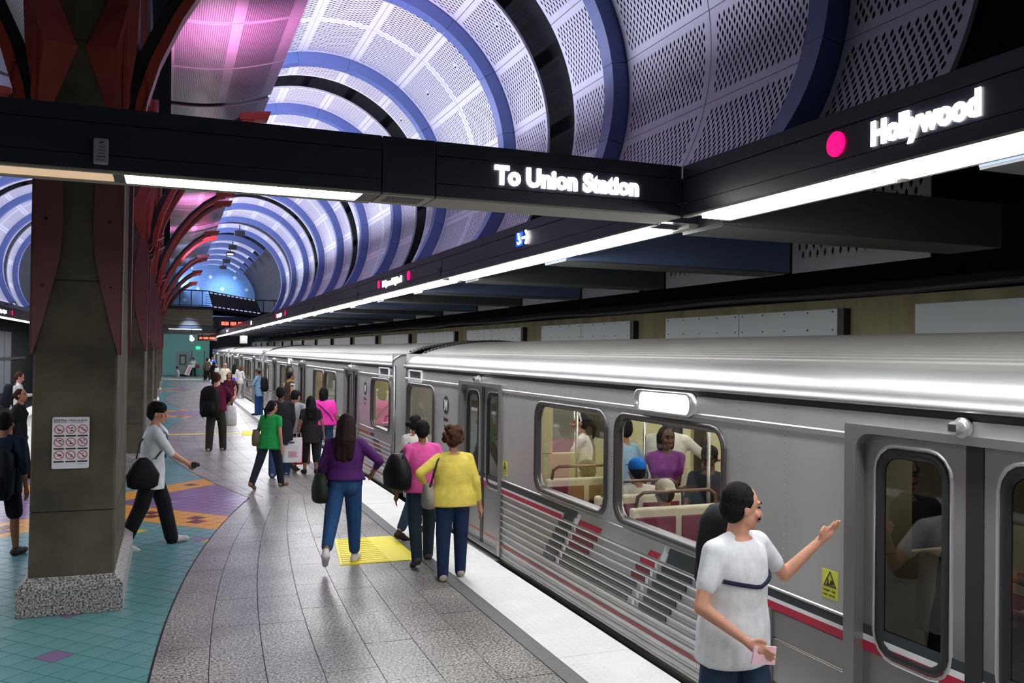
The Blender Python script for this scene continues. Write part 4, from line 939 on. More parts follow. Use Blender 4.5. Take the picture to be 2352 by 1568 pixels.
    B.ball(hd(0, .082, -.064), (R(.022), R(.014), R(.012)), M_)
    for n, (sh, el, wr_, s_) in arms.items():
        B.cap(add(sh), add(el), R(.048*(.8+.2*w)), R(.036*(.8+.2*w))); B.cap(add(el), add(wr_), R(.037*(.8+.2*w)), R(.024)); d = (wr_-el).normalized(); sd = V3((s_, 0, 0)); sd = (sd-d*sd.dot(d)); sd = sd.normalized() if sd.length > .05 else d.orthogonal().normalized(); nr = d.cross(sd)
        # hand: palm, four fingers of different lengths, thumb leaving the side of the palm
        side = nr*(1 if s_ > 0 else 1); pv = wr_+d*.045
        hv = p.get('h'+n)
        cx_ = side; nn = sd*-1
        if hv: nn = V3(hv); nn = (nn-d*nn.dot(d)).normalized(); cx_ = d.cross(nn)
        B.cap(add(wr_), add(pv+d*.03), R(.024), R(.031), 8); B.ball(add(pv+d*.012), (R(.030), R(.040), R(.018)), Matrix((cx_, d, nn)).transposed())
        cu = p.get('curl', .35)
        for q in range(4):
            o_ = cx_*((q-1.5)*.0195); Ln = (.034, .042, .039, .030)[q]; b0 = pv+d*.045+o_; d1 = (d+nn*cu*.6+cx_*(q-1.5)*.07).normalized(); b1 = b0+d1*Ln; d2 = (d+nn*cu*1.9).normalized(); b2 = b1+d2*Ln*.85
            B.cap(add(b0-d*.015), add(b1), R(.0098), R(.009), 7); B.cap(add(b1), add(b2), R(.009), R(.0075), 7)
        fw = 1 if V3((0, 1, 0)).dot(cx_) > 0 else -1
        tb0 = pv-d*.01+cx_*fw*.026; tb1 = tb0+(d*.7+cx_*fw*.65+nn*.25).normalized()*.036; tb2 = tb1+(d*.95+nn*.3).normalized()*.03
        B.cap(add(tb0), add(tb1), R(.013), R(.011), 7); B.cap(add(tb1), add(tb2), R(.011), R(.0085), 7)
    for n, (hp, kp, ak, td, s_) in legs.items():
        B.cap(add(hp+V3((0, 0, .02))), add(kp), R(.082*(.75+.25*w)), R(.054*(.8+.2*w))); B.cap(add(kp), add(kp.lerp(ak, .45)+V3((0, -.012, 0))), R(.052), R(.050)); B.cap(add(kp.lerp(ak, .4)+V3((0, -.010, 0))), add(ak), R(.051), R(.034))
        B.cap(add(ak+V3((0, -.02, -.045))), add(ak+td*.13+V3((0, 0, -.045))), R(.032), R(.026))
    bo = B.build('body', skin(sk), root, world=False, fix=False); remesh(bo, vx*k, 2)
    P = lambda mb, name, mt, v=None, it=4: (lambda o: (remesh(o, v*k, it) if v else None, o)[1])(mb.build(name, mt, root, world=False, fix=False, smooth=True))
    # ---- face
    if near or not lite:
        e = MB()
        for s_ in (-1, 1): e.ball(hd(s_*.032, .080, .004), (R(.0115), R(.007), R(.006)), M_, 8, 6)
        P(e, 'eyes', EYEM); e = MB()
        for s_ in (-1, 1): e.cap(hd(s_*.014, .092, .028), hd(s_*.050, .080, .030), R(.005), R(.004), 6)
        P(e, 'eyebrows', HB(hair[1] if hair[0] != 'bald' else H_BLACK)); P(MB().cap(hd(-.02, .088, -.066), hd(.02, .088, -.066), R(.006), R(.006), 6), 'mouth', LIPM)
        if p.get('beard'): P(MB().cap(hd(-.024, .091, -.052), hd(.024, .091, -.052), R(.008), R(.008), 6), 'moustache', HB(H_BLACK))
        if p.get('glasses'): P(MB().ball(hd(-.034, .088, .004), (R(.026), R(.01), R(.018)), M_, 8, 6).ball(hd(.034, .088, .004), (R(.026), R(.01), R(.018)), M_, 8, 6).cap(hd(-.07, .0, .01), hd(-.055, .08, .008), R(.004), R(.004), 5).cap(hd(.07, .0, .01), hd(.055, .08, .008), R(.004), R(.004), 5), 'sunglasses', BLACK)
    # ---- hair
    hs, hcx = hair; g = MB(); hv_ = (.010 if near else .014)
    if hs not in ('bald',):
        g.ball(hd(0, -.022, .038), (R(.086), R(.093), R(.094)), M_); g.ball(hd(0, -.045, -.005), (R(.080), R(.070), R(.085)), M_)
        if hs in ('short', 'cap'):
            for s_ in (-1, 1): g.cap(hd(s_*.074, .015, .04), hd(s_*.072, -.02, -.02), R(.014), R(.012))
        if hs == 'mop':
            g.ball(hd(0, .012, .052), (R(.093), R(.093), R(.075)), M_)
            for q in range(9):
                a = -1.25+2.5*q/8; g.cap(hd(.088*math.sin(a), -.01+.088*math.cos(a), .06), hd(.092*math.sin(a), -.012+.094*math.cos(a), .012+.012*(q % 2)), R(.022), R(.010))
            for s_ in (-1, 1): g.cap(hd(s_*.078, -.02, .03), hd(s_*.078, -.035, -.07), R(.026), R(.018))
        if hs == 'curly':
            rr_ = random.Random(5)
            for q in range(60):
                a = rr_.uniform(0, 2*PI); b_ = rr_.uniform(-.5, 1); y = -math.cos(a); 
                g.ball(hd(.098*math.sin(a)*math.sqrt(1-b_*b_*.9), -.025+.105*y*math.sqrt(1-b_*b_*.9) if y < .3 else -.03, .035+.108*b_), R(.032), None, 6, 5)
        if hs == 'long':
            g.cap(hd(0, -.055, .0), add(up((0, -.085, .46))), R(.092), R(.105))
            for s_ in (-1, 0, 1): g.cap(add(up((s_*.05, -.10, .47))), add(up((s_*.062, -.125, .28-.02*(s_ == 0)))), R(.075), R(.042))
            for s_ in (-1, 1): g.cap(hd(s_*.074, -.012, .03), add(up((s_*.085, -.03, .50))), R(.026), R(.034))
        if hs == 'bob':
            for s_ in (-1, 1): g.cap(hd(s_*.072, -.02, .03), hd(s_*.070, -.025, -.10), R(.034), R(.030))
            g.cap(hd(0, -.06, .0), hd(0, -.06, -.10), R(.075), R(.07))
        if hs == 'bun': g.ball(hd(0, -.135, .005), R(.042)); g.cap(hd(0, -.09, .01), hd(0, -.13, .005), R(.03), R(.03))
        if hs == 'pony': g.cap(hd(0, -.10, .04), hd(0, -.17, -.05), R(.034), R(.03)); g.cap(hd(0, -.17, -.05), hd(0, -.16, -.2), R(.03), R(.014))
        P(g, 'hair', HB(hcx), hv_, 3 if hs != 'curly' else 1)
    if p.get('cap'):
        c_ = MB(); c_.ball(hd(0, -.016, .052), (R(.093), R(.104), R(.085)), M_, 16, 10); br = p.get('brim', 1)
        c_.loft([[hd(x*.07, br*(.07+.075*y), .045-.012*y*y+zz) for x, y in ((-1, 0), (-.8, .8), (0, 1.25), (.8, .8), (1, 0))] for zz in (.0, .010)]); P(c_, 'cap', cloth(p['cap']), .010, 2)
    # ---- clothes
    tc_, sl, hem = top
    t = MB(); h0 = -.10-hem
    TT = [(h0, .182*(1.03 if fem else .98), .150), (.03, .176*(1.05 if fem else 1), .140), (.14, .150*(.98 if fem else 1.08), .122), (.26, .160, .124), (.36, .163, .112), (.43, .150, .088), (.475, .085, .066)]
    TT = [TT[0]]+[q for q in TT[1:] if q[0] > h0+.02]
    torso(t, TT, .010)
    if fem: 
        for s_ in (-1, 1): t.ball(add(up((s_*.066*w, .088*(.6+.4*w), .30))), (R(.062), R(.058), R(.062)))
    for n, (sh, el, wr_, s_) in arms.items():
        ri = .064*(.75+.25*w); t.cap(add(up((s_*.08, -.004, .425))), add(sh), R(.060), R(ri)); t.cap(add(up((s_*.045, -.012, .475))), add(sh+V3((0, 0, .012))), R(.042), R(ri*.8))
        f1 = min(sl, 1); t.cap(add(sh), add(sh.lerp(el, f1)), R(ri), R(ri*.86-.006*f1))
        if sl > 1: t.cap(add(el), add(el.lerp(wr_, sl-1)), R(.049*(.75+.25*w)), R(.036))
    so = P(t, 'shirt', cloth(tc_), .012 if near else .017, 5)
    kind, bc = bottom; b = MB()
    torso(b, [(-.09, .12, .105), (-.03, .152*(1.05 if fem else 1), .116), (.05, .150*(1.05 if fem else 1), .112), (.10, .132, .096)], .004)
    if kind == 'skirt':
        kl = legs['L'][1]; kr = legs['R'][1]; c_ = (kl+kr)/2; b.loft([[add(V3((.15*w*math.cos(q*PI/10), .115*math.sin(q*PI/10), 0))) for q in range(20)], [add(c_+V3((.17*w*math.cos(q*PI/10), .16*math.sin(q*PI/10), -.06))) for q in range(20)]])
    else:
        fr = {'pants': 2, 'capri': 1.5, 'shorts': .95, 'cropped': 1.78}[kind]; wd = 1.14 if fem else 1.25
        for n, (hp, kp, ak, td, s_) in legs.items():
            b.cap(add(hp+V3((0, 0, .01))), add(hp.lerp(kp, min(fr, 1))), R(.098*(.65+.35*w)), R(.072*wd*(.8+.2*w)))
            if fr > 1: b.cap(add(kp), add(kp.lerp(ak+V3((0, 0, -.03)), fr-1)), R(.070*wd*(.8+.2*w)), R((.056 if fem else .062)*wd))
    for s_ in (-1, 1): b.ball(add(V3((s_*.062*w, -.055*(.5+.5*w), -.045))), (R(.085*(.6+.4*w)), R(.080*(.6+.4*w)), R(.095)))
    P(b, 'trousers' if kind != 'skirt' else 'skirt', cloth(bc), .012 if near else .017, 3)
    for n, (hp, kp, ak, td, s_) in legs.items():
        f = MB(); f.cap(add(ak+V3((0, -.030, -.040))), add(ak+td*.06+V3((0, 0, -.036))), R(.049), R(.047)); f.cap(add(ak+td*.05+V3((0, 0, -.044))), add(ak+td*.165+V3((0, 0, -.050))), R(.045), R(.035)); f.cap(add(ak), add(ak+V3((0, 0, -.05))), R(.040), R(.042)) ; P(f, 'shoe', cloth(shoe, rough=.6), .010, 2)
    # world helper for things that are carried
    Rz = Matrix.Rotation(math.radians(face), 3, 'Z'); root_loc = V3((pos[0], pos[1], z0))
    W = lambda v: root_loc+Rz @ add(up(v))
    wrist = {n: root_loc+Rz @ add(a[2]+(a[2]-a[1]).normalized()*.06) for n, a in arms.items()}
    return dict(root=root, W=W, wrist=wrist, Rz=Rz, k=k, face=face, sh={n: root_loc+Rz @ add(a[0]) for n, a in arms.items()})
def backpack(pr, label, c=(.012, .012, .014), s=1.0, y=-.20, x=0., z=.20, straps=True):
    W = lambda a, b_, d: pr['W']((x+a*s, y+b_*s, z+d*s)); t = thing('backpack', label, 'backpack', W(0, 0, 0)); mt = cloth(c, rough=.7)
    P = [(-.27, .12, .06), (-.20, .155, .085), (0, .16, .10), (.17, .145, .085), (.24, .09, .05)]
    mb = MB().loft([[W(rx*math.copysign(abs(math.cos(q*PI/8))**.6, math.cos(q*PI/8)), ry*math.copysign(abs(math.sin(q*PI/8))**.6, math.sin(q*PI/8)), zz) for q in range(16)] for zz, rx, ry in P]); mb.build('main_bag', mt, t, smooth=True)
    MB().loft([[W(rx*math.cos(q*PI/8), -.08+ry*math.sin(q*PI/8), zz) for q in range(16)] for zz, rx, ry in ((-.22, .09, .03), (-.17, .115, .055), (-.05, .11, .05), (-.01, .08, .02))]).build('front_pocket', mt, t, smooth=True)
    for s_ in (-1, 1) if straps else (): MB().tube([W(s_*.09, .06, .20), pr['W']((x*.4+s_*.115, -.03, .485)), pr['W']((x*.4+s_*.125, .115, .36)), pr['W']((x*.4+s_*.14, .10, .16)), W(s_*.13, .05, -.15)], .014, 6).build('strap', mt, t, smooth=True)
    return t
def bag(label, c, p, sz, strap=None, cat='handbag', name='handbag', soft=True, rz=0, mt=None):
    p = Vector(p); t = thing(name, label, cat, p); mt = mt or cloth(c, rough=.6); a, b_, h = sz; R_ = Matrix.Rotation(math.radians(rz), 3, 'Z')
    pr = [(-.5, .82, .7), (-.42, 1, 1), (-.05, 1.04, 1.1), (.35, .86, .6), (.5, .72, .25)] if soft else [(-.5, 1, 1), (.0, 1.02, 1), (.5, 1.04, .9)]
    e = .75 if soft else .35
    MB().loft([[p+R_ @ Vector((a/2*rx*math.copysign(abs(math.cos(q*PI/8))**e, math.cos(q*PI/8)), b_/2*ry*math.copysign(abs(math.sin(q*PI/8))**e, math.sin(q*PI/8)), h*z)) for q in range(16)] for z, rx, ry in pr]).build('bag_body', mt, t, smooth=soft)
    if strap: MB().tube([Vector(q) for q in strap], .010, 6).build('strap', mt if not isinstance(strap, tuple) else BLACK, t, smooth=True)
    return t
JEAN, JEAND, DKP = (.035, .085, .20), (.012, .028, .075), (.014, .014, .018)
# 1 man in the white T-shirt, foreground
m1 = person('man in a white T-shirt with chest strap reaching one arm towards the train', (2.86, 4.02), -160, 1.74, 1.26, SK_L, ('short', H_BLACK), ((.78, .78, .80), .62, .06), ('pants', (.025, .045, .085)), (.05, .05, .05),
    dict(L=(10, 4), R=(-6, 4), lean=2, yaw=62, pitch=-4, aL=(-.50, .19, .415, (-.2, -.3, -1)), aR=(.20, .20, .03, (.8, -.6, -.2)), hL=(0, -1, .3), curl=.10, beard=True), near=True)
backpack(m1, 'black backpack on the back of the man in the white T-shirt', (.01, .012, .014), 1.0, -.20, -.15, .36, False)
cs = MB(); pts = [m1['W']((.214*math.sin(a), -.002+.150*math.cos(a), .25+.045*abs(math.sin(a)))) for a in [-1.25+.2*i for i in range(13)]]
cs.tube(pts, .011, 6); o = cs.build('chest_strap', cloth((.02, .02, .05))); tag(o, 'dark strap across the chest of the man in the white T-shirt', 'strap')
pl = thing('leaflet', 'folded pink and white paper in the lowered hand of the man in the white T-shirt', 'paper', m1['wrist']['R'])
q = m1['wrist']['R']; MB().loft([[q+Vector((dx, dy-.03+e, dz)) for dx, dz in ((-.04, -.07), (.10, -.09), (.11, .0), (-.02, .015))] for e, dy in ((0, 0), (.012, 0))]).build('sheet', mat('pink_paper', (.85, .55, .62), .6), pl)
# 2..5 the group by the nearest doors
y2 = person('woman in a yellow knitted sweater and blue jeans seen from behind', (2.83, 8.97), -6, 1.60, 1.38, SK_M, ('curly', H_BROWN), ((.68, .54, .10), 1.72, .0), ('pants', JEAND), (.45, .40, .33), dict(L=(-2, 3), R=(10, 6), lean=4, aL=(-.30, .10, .12, (-1, -.8, 0)), yaw=-12), near=True, fem=True)
bag('taupe shoulder bag hanging at the left side of the woman in yellow', (.27, .24, .19), y2['W']((-.27, .04, .02)), (.13, .26, .26), (y2['W']((-.25, .05, .12)), y2['W']((-.17, .07, .42)), y2['W']((-.14, -.02, .49)), y2['W']((-.20, -.10, .40)), y2['W']((-.27, -.04, .12))))
y3 = person('person with black hair in a pink top walking left of the woman in yellow', (2.72, 9.80), -4, 1.64, 1.12, SK_B, ('short', H_BLACK), ((.75, .10, .36), .8, -.02), ('pants', (.02, .035, .05)), (.06, .06, .07), dict(L=(-16, 14), R=(12, 4), yaw=-8), near=True, fem=True)
bag('big black shoulder bag carried by the person in the pink top', (.008, .009, .011), y3['W']((-.30, -.02, .17)), (.20, .42, .40), (y3['W']((-.28, .08, .34)), y3['W']((-.15, .03, .50)), y3['W']((-.26, -.14, .34))), rz=20)
y4 = person('woman with hair in a bun and a white blouse walking towards the train doors', (2.98, 11.2), -62, 1.62, 1.2, SK_M, ('bun', H_BLACK), ((.74, .73, .66), 1.5, .08), ('cropped', (.02, .05, .09)), (.04, .02, .02), dict(L=(20, 8), R=(-16, 16), lean=4, yaw=-6), near=True, fem=True)
y5 = person('woman with long dark hair, purple top and cropped blue jeans walking away', (1.87, 9.97), -18, 1.71, 1.22, SK_B, ('long', (.022, .010, .010)), ((.085, .018, .13), 1.6, -.13), ('cropped', (.022, .075, .19)), (.72, .66, .64), dict(L=(-26, 22, 4), R=(10, 2, 2), lean=3, aR=(.30, .16, .10, (1, -.6, -.4)), yaw=4), near=True, fem=True)
bag('dark green shoulder bag behind the woman in the purple top', (.018, .026, .016), y5['W']((-.26, -.10, -.05)), (.14, .30, .32), (y5['W']((-.25, -.02, .08)), y5['W']((-.14, .03, .47)), y5['W']((-.24, -.16, .08))), rz=10)
# 6..12 middle group
g6 = person('woman in a bright green T-shirt with a khaki bag striding left', (1.66, 15.9), -38, 1.56, 1.18, SK_M, ('pony', H_BLACK), ((.015, .30, .065), .55, .06), ('pants', (.015, .02, .035)), (.30, .16, .10), dict(L=(-24, 10, 3), R=(20, 6, 3), lean=6, yaw=-14), fem=True)
bag('khaki round shoulder bag of the woman in the green T-shirt', (.14, .11, .07), g6['W']((-.26, -.06, .05)), (.14, .30, .28), (g6['W']((-.25, .02, .16)), g6['W']((-.14, .04, .46)), g6['W']((-.24, -.12, .16))))
b7 = person('man with cropped dark hair in a black jacket carrying a white shopping bag', (2.0, 17.3), -10, 1.72, 1.28, SK_D, ('short', H_BLACK), ((.016, .016, .020), 1.8, .14), ('pants', (.03, .06, .13)), (.30, .32, .36), dict(L=(-12, 8), R=(12, 4), aR=(.20, .08, -.08), yaw=-20))
sb = bag('white plastic shopping bag with pink print held by the man in the black jacket', (.7, .7, .72), b7['wrist']['R']+Vector((.02, -.04, -.30)), (.36, .16, .46), (b7['wrist']['R']+Vector((-.08, 0, -.09)), b7['wrist']['R']+Vector((.0, 0, .02)), b7['wrist']['R']+Vector((.10, 0, -.09))), 'shopping bag', 'shopping_bag', False)
q = b7['wrist']['R']+Vector((.02, -.124, -.36)); mb = MB()
for i in range(4): mb.box((q.x-.08, q.y-.006, q.z-.06+.03*i), (q.x+.09-.02*(i % 2), q.y-.0, q.z-.045+.03*i))
mb.build('print', mat('pink_print', (.7, .25, .35), .5), sb); MB().box((q.x-.07, q.y-.006, q.z+.2), (q.x+.03, q.y, q.z+.225)).build('print', BLK_, sb)
g8 = person('dark-haired person in a grey T-shirt just behind the man in the black jacket', (2.38, 18.2), -30, 1.62, .95, SK_M, ('mop', H_BLACK), ((.36, .36, .38), .6, .06), ('shorts', (.02, .02, .025)), (.05, .05, .05), dict(yaw=-30))
bag('black shoulder bag of the person in the grey T-shirt', (.012, .011, .012), g8['W']((.27, -.05, .05)), (.12, .26, .26), (g8['W']((.26, .02, .16)), g8['W']((-.1, .05, .48)), g8['W']((.25, -.10, .16))))
b9 = person('girl with long black hair in a black shirt and capri trousers', (2.60, 17.5), 4, 1.52, .98, SK_B, ('long', (.008, .007, .008)), ((.018, .016, .018), .55, .16), ('capri', (.012, .012, .016)), (.02, .02, .02), dict(L=(4, 4), R=(-3, 6), yaw=0), fem=True)
rb = bag('red carrier bag with white lettering marks beside the girl in black', (.6, .02, .06), (2.36, 17.45, .42), (.15, .22, .44), None, 'shopping bag', 'shopping_bag', False)
mb = MB()
for i in range(7): mb.box((2.33, 17.328, .24+.055*i), (2.39-.02*(i % 2), 17.336, .265+.055*i))
mb.build('print', WHT_, rb); MB().tube([(2.31, 17.45, .63), (2.33, 17.45, .80), (2.40, 17.45, .80), (2.42, 17.45, .63)], .006, 5).build('strap', WHT_, rb)
bb = bag('brown paper carrier bag next to the red one', (.30, .13, .06), (2.53, 17.75, .36), (.20, .14, .40), None, 'shopping bag', 'shopping_bag', False)
mb = MB(); mb.box((2.47, 17.672, .25), (2.58, 17.68, .33)); mb.build('print', mat('brown_print', (.12, .05, .02), .6), bb); MB().tube([(2.48, 17.75, .55), (2.50, 17.75, .74), (2.56, 17.75, .74), (2.58, 17.75, .55)], .006, 5).build('strap', BRNB, bb)
p10 = person('heavy-set woman in a hot pink T-shirt with a thin cross-body strap', (3.02, 18.55), -8, 1.66, 1.5, SK_B, ('bob', H_BLACK), ((.92, .05, .45), .75, -.06), ('pants', (.02, .05, .10)), (.04, .04, .04), dict(yaw=-30), fem=True)
o = MB().tube([p10['W']((-.18, -.06, .44)), p10['W']((-.06, -.165, .36)), p10['W']((.10, -.18, .20)), p10['W']((.20, -.12, .03))], .010, 6).build('strap', BLACK); tag(o, 'thin dark strap across the back of the woman in hot pink', 'strap')
v11 = person('man in a brown and yellow sports vest over a white shirt by the train', (3.30, 26.6), -68, 1.80, 1.08, SK_M, ('short', H_BLACK), ((.05, .03, .02), .25, .05), ('pants', (.03, .03, .035)), (.05, .05, .05), dict(yaw=-6))
mb = MB()
for n_ in ('L', 'R'): mb.cap(v11['sh'][n_]+Vector((0, 0, -.02)), v11['sh'][n_]+Vector((0, 0, -.24)), .075, .065)
mb.build('white_sleeve', cloth((.75, .75, .75)), v11['root']).matrix_parent_inverse = Matrix.Identity(4)
bpy.data.objects['white_sleeve'].matrix_parent_inverse = (Matrix.Translation(v11['root'].location) @ v11['Rz'].to_4x4()).inverted() @ Matrix.Translation(v11['root'].location)
mb = MB(); c = v11['W']((0, .02, .50)); mb.tube([c+Vector((.085*math.cos(a), .085*math.sin(a), 0)) for a in [.5*i for i in range(14)]], .016, 6); o = mb.build('collar', cloth((.85, .60, .02)), v11['root']); o.matrix_parent_inverse = bpy.data.objects['white_sleeve'].matrix_parent_inverse
u12 = person('man in a light blue denim jacket and grey cap standing sideways with a backpack', (3.08, 33.5), 62, 1.72, 1.0, SK_M, ('short', H_BROWN), ((.20, .36, .52), 1.8, .14), ('pants', (.02, .06, .17)), (.02, .02, .02), dict(L=(2, 2), R=(-3, 2), cap=(.10, .095, .09), brim=-1, aL=(-.12, .30, .12, (-1, -.3, -1)), aR=(.12, .30, .10, (1, -.3, -1))))
backpack(u12, 'black backpack worn by the man in the denim jacket', (.012, .012, .016), 1.05, -.22)
w13 = person('woman with short brown hair in a white top and pale grey trousers', (3.28, 45.0), -60, 1.62, 1.0, SK_L, ('bob', H_LIGHT), ((.75, .74, .72), 1.2, .05), ('pants', (.42, .39, .38)), (.70, .68, .62), dict(aR=(.20, .25, .02)), fem=True)
bag('black round handbag held by the woman in pale grey trousers', (.01, .01, .012), w13['wrist']['R']+Vector((.06, -.05, -.12)), (.26, .16, .34))
w14 = person('woman with long black hair in a white T-shirt and navy trousers', (3.1, 46.8), -30, 1.66, .98, SK_B, ('long', H_BLACK), ((.70, .70, .66), .6, .04), ('pants', (.015, .025, .06)), (.75, .35, .04), dict(L=(-8, 4, 7), R=(8, 4, 7), yaw=-30), fem=True)
p15 = person('bald man with sunglasses in a cream polo shirt and black shorts', (2.6, 46.2), -150, 1.74, 1.18, (.62, .22, .15), ('bald', H_BLACK), ((.80, .74, .58), .7, .08), ('shorts', (.02, .018, .018)), (.06, .05, .05), dict(glasses=True, aL=(-.22, .22, .10)))
bag('bright blue bag held by the man in the cream polo shirt', (.01, .06, .5), p15['wrist']['L']+Vector((.05, 0, -.14)), (.28, .14, .22))
d16 = person('woman in dark red with brown hair standing beyond the man with the backpack', (2.02, 32.8), 150, 1.60, 1.0, (.55, .20, .14), ('bob', H_BROWN), ((.10, .012, .03), .5, .04), ('pants', (.02, .012, .018)), (.03, .03, .03), dict(yaw=20), fem=True)
m17 = person('man in a maroon shirt and dark olive trousers with a big black backpack', (1.06, 22.0), -14, 1.84, 1.22, SK_L, ('short', H_BROWN), ((.11, .008, .035), .7, -.04), ('pants', (.035, .035, .025)), (.50, .45, .38), dict(L=(-4, 3, 4), R=(8, 4, 6), pitch=-16, yaw=-16, aR=(.24, .30, .10, (1, -.3, -.6))))
backpack(m17, 'big black backpack slung on the man in the maroon shirt', (.006, .006, .008), 1.28, -.20, -.10, .16)
q = m17['wrist']['R']; pb = bag('white translucent plastic bag hanging from the hand of the man in maroon', (.66, .64, .66), q+Vector((.04, 0, -.28)), (.27, .20, .48), None, 'plastic bag', 'plastic_bag')
MB().tube([q+Vector((.0, 0, -.08)), q, q+Vector((.08, 0, -.08))], .014, 6).build('strap', mat('plastic_white', (.7, .7, .7), .4), pb)
# far group
person('far man in a brown jacket with back turned near the platform end', (2.70, 70.5), 20, 1.72, 1.1, SK_B, ('short', H_BLACK), ((.11, .075, .045), 1.8, .06), ('pants', DKP), (.6, .6, .6), dict(), lite=True)
person('far man in a bright blue football shirt near the tunnel mouth', (3.28, 75.0), 10, 1.78, 1.15, SK_L, ('short', H_LIGHT), ((.01, .10, .55), .7, .06), ('pants', DKP), (.05, .05, .05), dict(), lite=True)
person('far person in a white shirt between the brown jacket and the blue shirt', (2.93, 72.9), -160, 1.66, 1.0, SK_L, ('short', H_BROWN), ((.75, .75, .78), .7, .06), ('pants', DKP), (.05, .05, .05), dict(), lite=True)
k21 = person('far person in black standing in front of the far pair by the train', (2.72, 60.5), -20, 1.60, 1.15, SK_B, ('long', H_BLACK), ((.012, .012, .014), 1.5, .1), ('pants', DKP), (.7, .68, .66), dict(), lite=True, fem=True)
bag('small white bag of the far person in black', (.75, .74, .72), k21['W']((.24, -.05, .18)), (.3, .16, .28))
r22 = person('far person in a white T-shirt leaning on a pink board by the green door', (1.99, 82.0), 200, 1.66, .95, SK_B, ('short', H_BLACK), ((.72, .70, .66), .7, .06), ('pants', DKP), (.02, .02, .02), dict(), lite=True)
bd = thing('board', 'pink and white board leaning against the far person by the green door', 'board', (1.6, 81.6, 0)); MB().loft([[(1.25, 81.5, .12), (1.6, 81.5, .0), (1.98, 81.6, .92), (1.62, 81.6, 1.02)], [(1.25, 81.56, .12), (1.6, 81.56, .0), (1.98, 81.66, .92), (1.62, 81.66, 1.02)]]).build('board_face', mat('board_white', (.75, .68, .68), .5), bd)
MB().loft([[(1.40, 81.48, .22), (1.57, 81.48, .17), (1.86, 81.57, .82), (1.68, 81.57, .88)], [(1.40, 81.5, .22), (1.57, 81.5, .17), (1.86, 81.6, .82), (1.68, 81.6, .88)]]).build('pink_panel', mat('board_pink', (.75, .22, .30), .5), bd)
bag('small red bag held by the far person by the green door', (.35, .02, .06), (2.36, 81.8, .86), (.3, .2, .3))
person('far person sitting on the floor by the green wall with legs stretched out', (.78, 80.6), -80, 1.66, 1.0, SK_B, ('short', H_BLACK), ((.72, .72, .74), .7, .06), ('pants', (.012, .014, .022)), (.03, .03, .03), dict(sit=True, L=(86, 4, 6, 10), R=(84, 10, 8, 10), lean=-10), z0=-.40, lite=True)
# boy by the column
b24 = person('young man in an open white shirt and blue tie holding a camera', (-.17, 11.57), -82, 1.80, .95, SK_L, ('mop', H_BLACK), ((.80, .84, .88), 1.05, .12), ('pants', (.012, .012, .016)), (.62, .55, .55), dict(L=(20, 6), R=(-16, 10), lean=3, yaw=-18, pitch=-4, aR=(.06, .37, .06, (1, -.6, -.7)), aL=(-.03, .37, .06, (-1, -.6, -.7)), curl=.9), near=True)
mb = MB()
for s_ in (-1, 1): mb.loft([[b24['W']((s_*x, y+e, z)) for x, y, z in ((.012, .125, .45), (.085, .03, .535), (.125, .045, .50), (.075, .135, .40))] for e in (0, .012)])
o = mb.build('collar', cloth((.80, .84, .88)), b24['root']); o.matrix_parent_inverse = (Matrix.Translation(b24['root'].location) @ b24['Rz'].to_4x4()).inverted() @ Matrix.Translation(b24['root'].location)
cm = thing('camera', 'small black camera in the hands of the young man by the column', 'camera', (0, 0, 0)); q = (b24['wrist']['R']+b24['wrist']['L'])/2+Vector((.045, -.01, .0)); cm.location = q
MB().box(q+Vector((-.03, -.055, -.035)), q+Vector((.03, .055, .035))).build('camera_body', BLACK, cm, bevel=.008); MB().loft([[q+Vector((h, r*math.cos(a*PI/6), r*math.sin(a*PI/6))) for a in range(12)] for h, r in ((.03, .028), (.06, .026), (.07, .018))]).build('lens', GASK, cm); MB().ball(q+Vector((.0, -.03, .04)), .008).build('shutter_button', STEELB, cm)
ti = MB().loft([[b24['W']((x*(.018+.016*u), .112+.022*u*(1-u)*2+e, .47-.34*u)) for x in (-1, 1)]+[b24['W']((x*(.018+.016*u), .125+.022*u*(1-u)*2+e, .47-.34*u)) for x in (1, -1)] for u, e in ((0, -.02), (.25, .012), (.6, .022), (1, .02))]); o = ti.build('tie', cloth((.03, .16, .50))); tag(o, 'bright blue tie of the young man holding the camera', 'tie')
bag('black shoulder bag at the hip of the young man holding the camera', (.01, .01, .012), b24['W']((.24, -.12, -.02)), (.12, .34, .36), (b24['W']((.24, 0, .14)), b24['W']((.0, .15, .30)), b24['W']((-.14, .02, .49)), b24['W']((.1, -.16, .3)), b24['W']((.24, -.2, .14))), rz=-82)
# people left of the column
l25 = person('man in a white shirt looking at a phone beyond the left of the near column', (-3.55, 25.3), -82, 1.76, 1.0, SK_L, ('short', H_BROWN), ((.74, .72, .66), 1.8, .05), ('pants', DKP), (.03, .03, .03), dict(pitch=-18, aR=(.08, .40, .22, (1, -.4, -1)), L=(4, 4), R=(-4, 4)))
backpack(l25, 'dark backpack worn by the man looking at a phone', (.012, .012, .02), 1.1, -.21)
q = l25['wrist']['R']; ph = thing('phone', 'black phone in the hand of the man in white left of the column', 'phone', q); MB().box(q+Vector((.0, -.03, .02)), q+Vector((.09, .03, .035))).build('phone_case', BLACK, ph, bevel=.004); MB().box(q+Vector((.006, -.025, .0352)), q+Vector((.084, .025, .036))).build('screen', BLK_, ph)
person('woman in a black T-shirt with dark tied hair left of the near column', (-2.52, 18.1), -95, 1.66, 1.2, SK_M, ('pony', (.03, .015, .012)), ((.012, .012, .014), .7, .14), ('pants', DKP), (.03, .03, .03), dict(yaw=-15, pitch=6), fem=True)
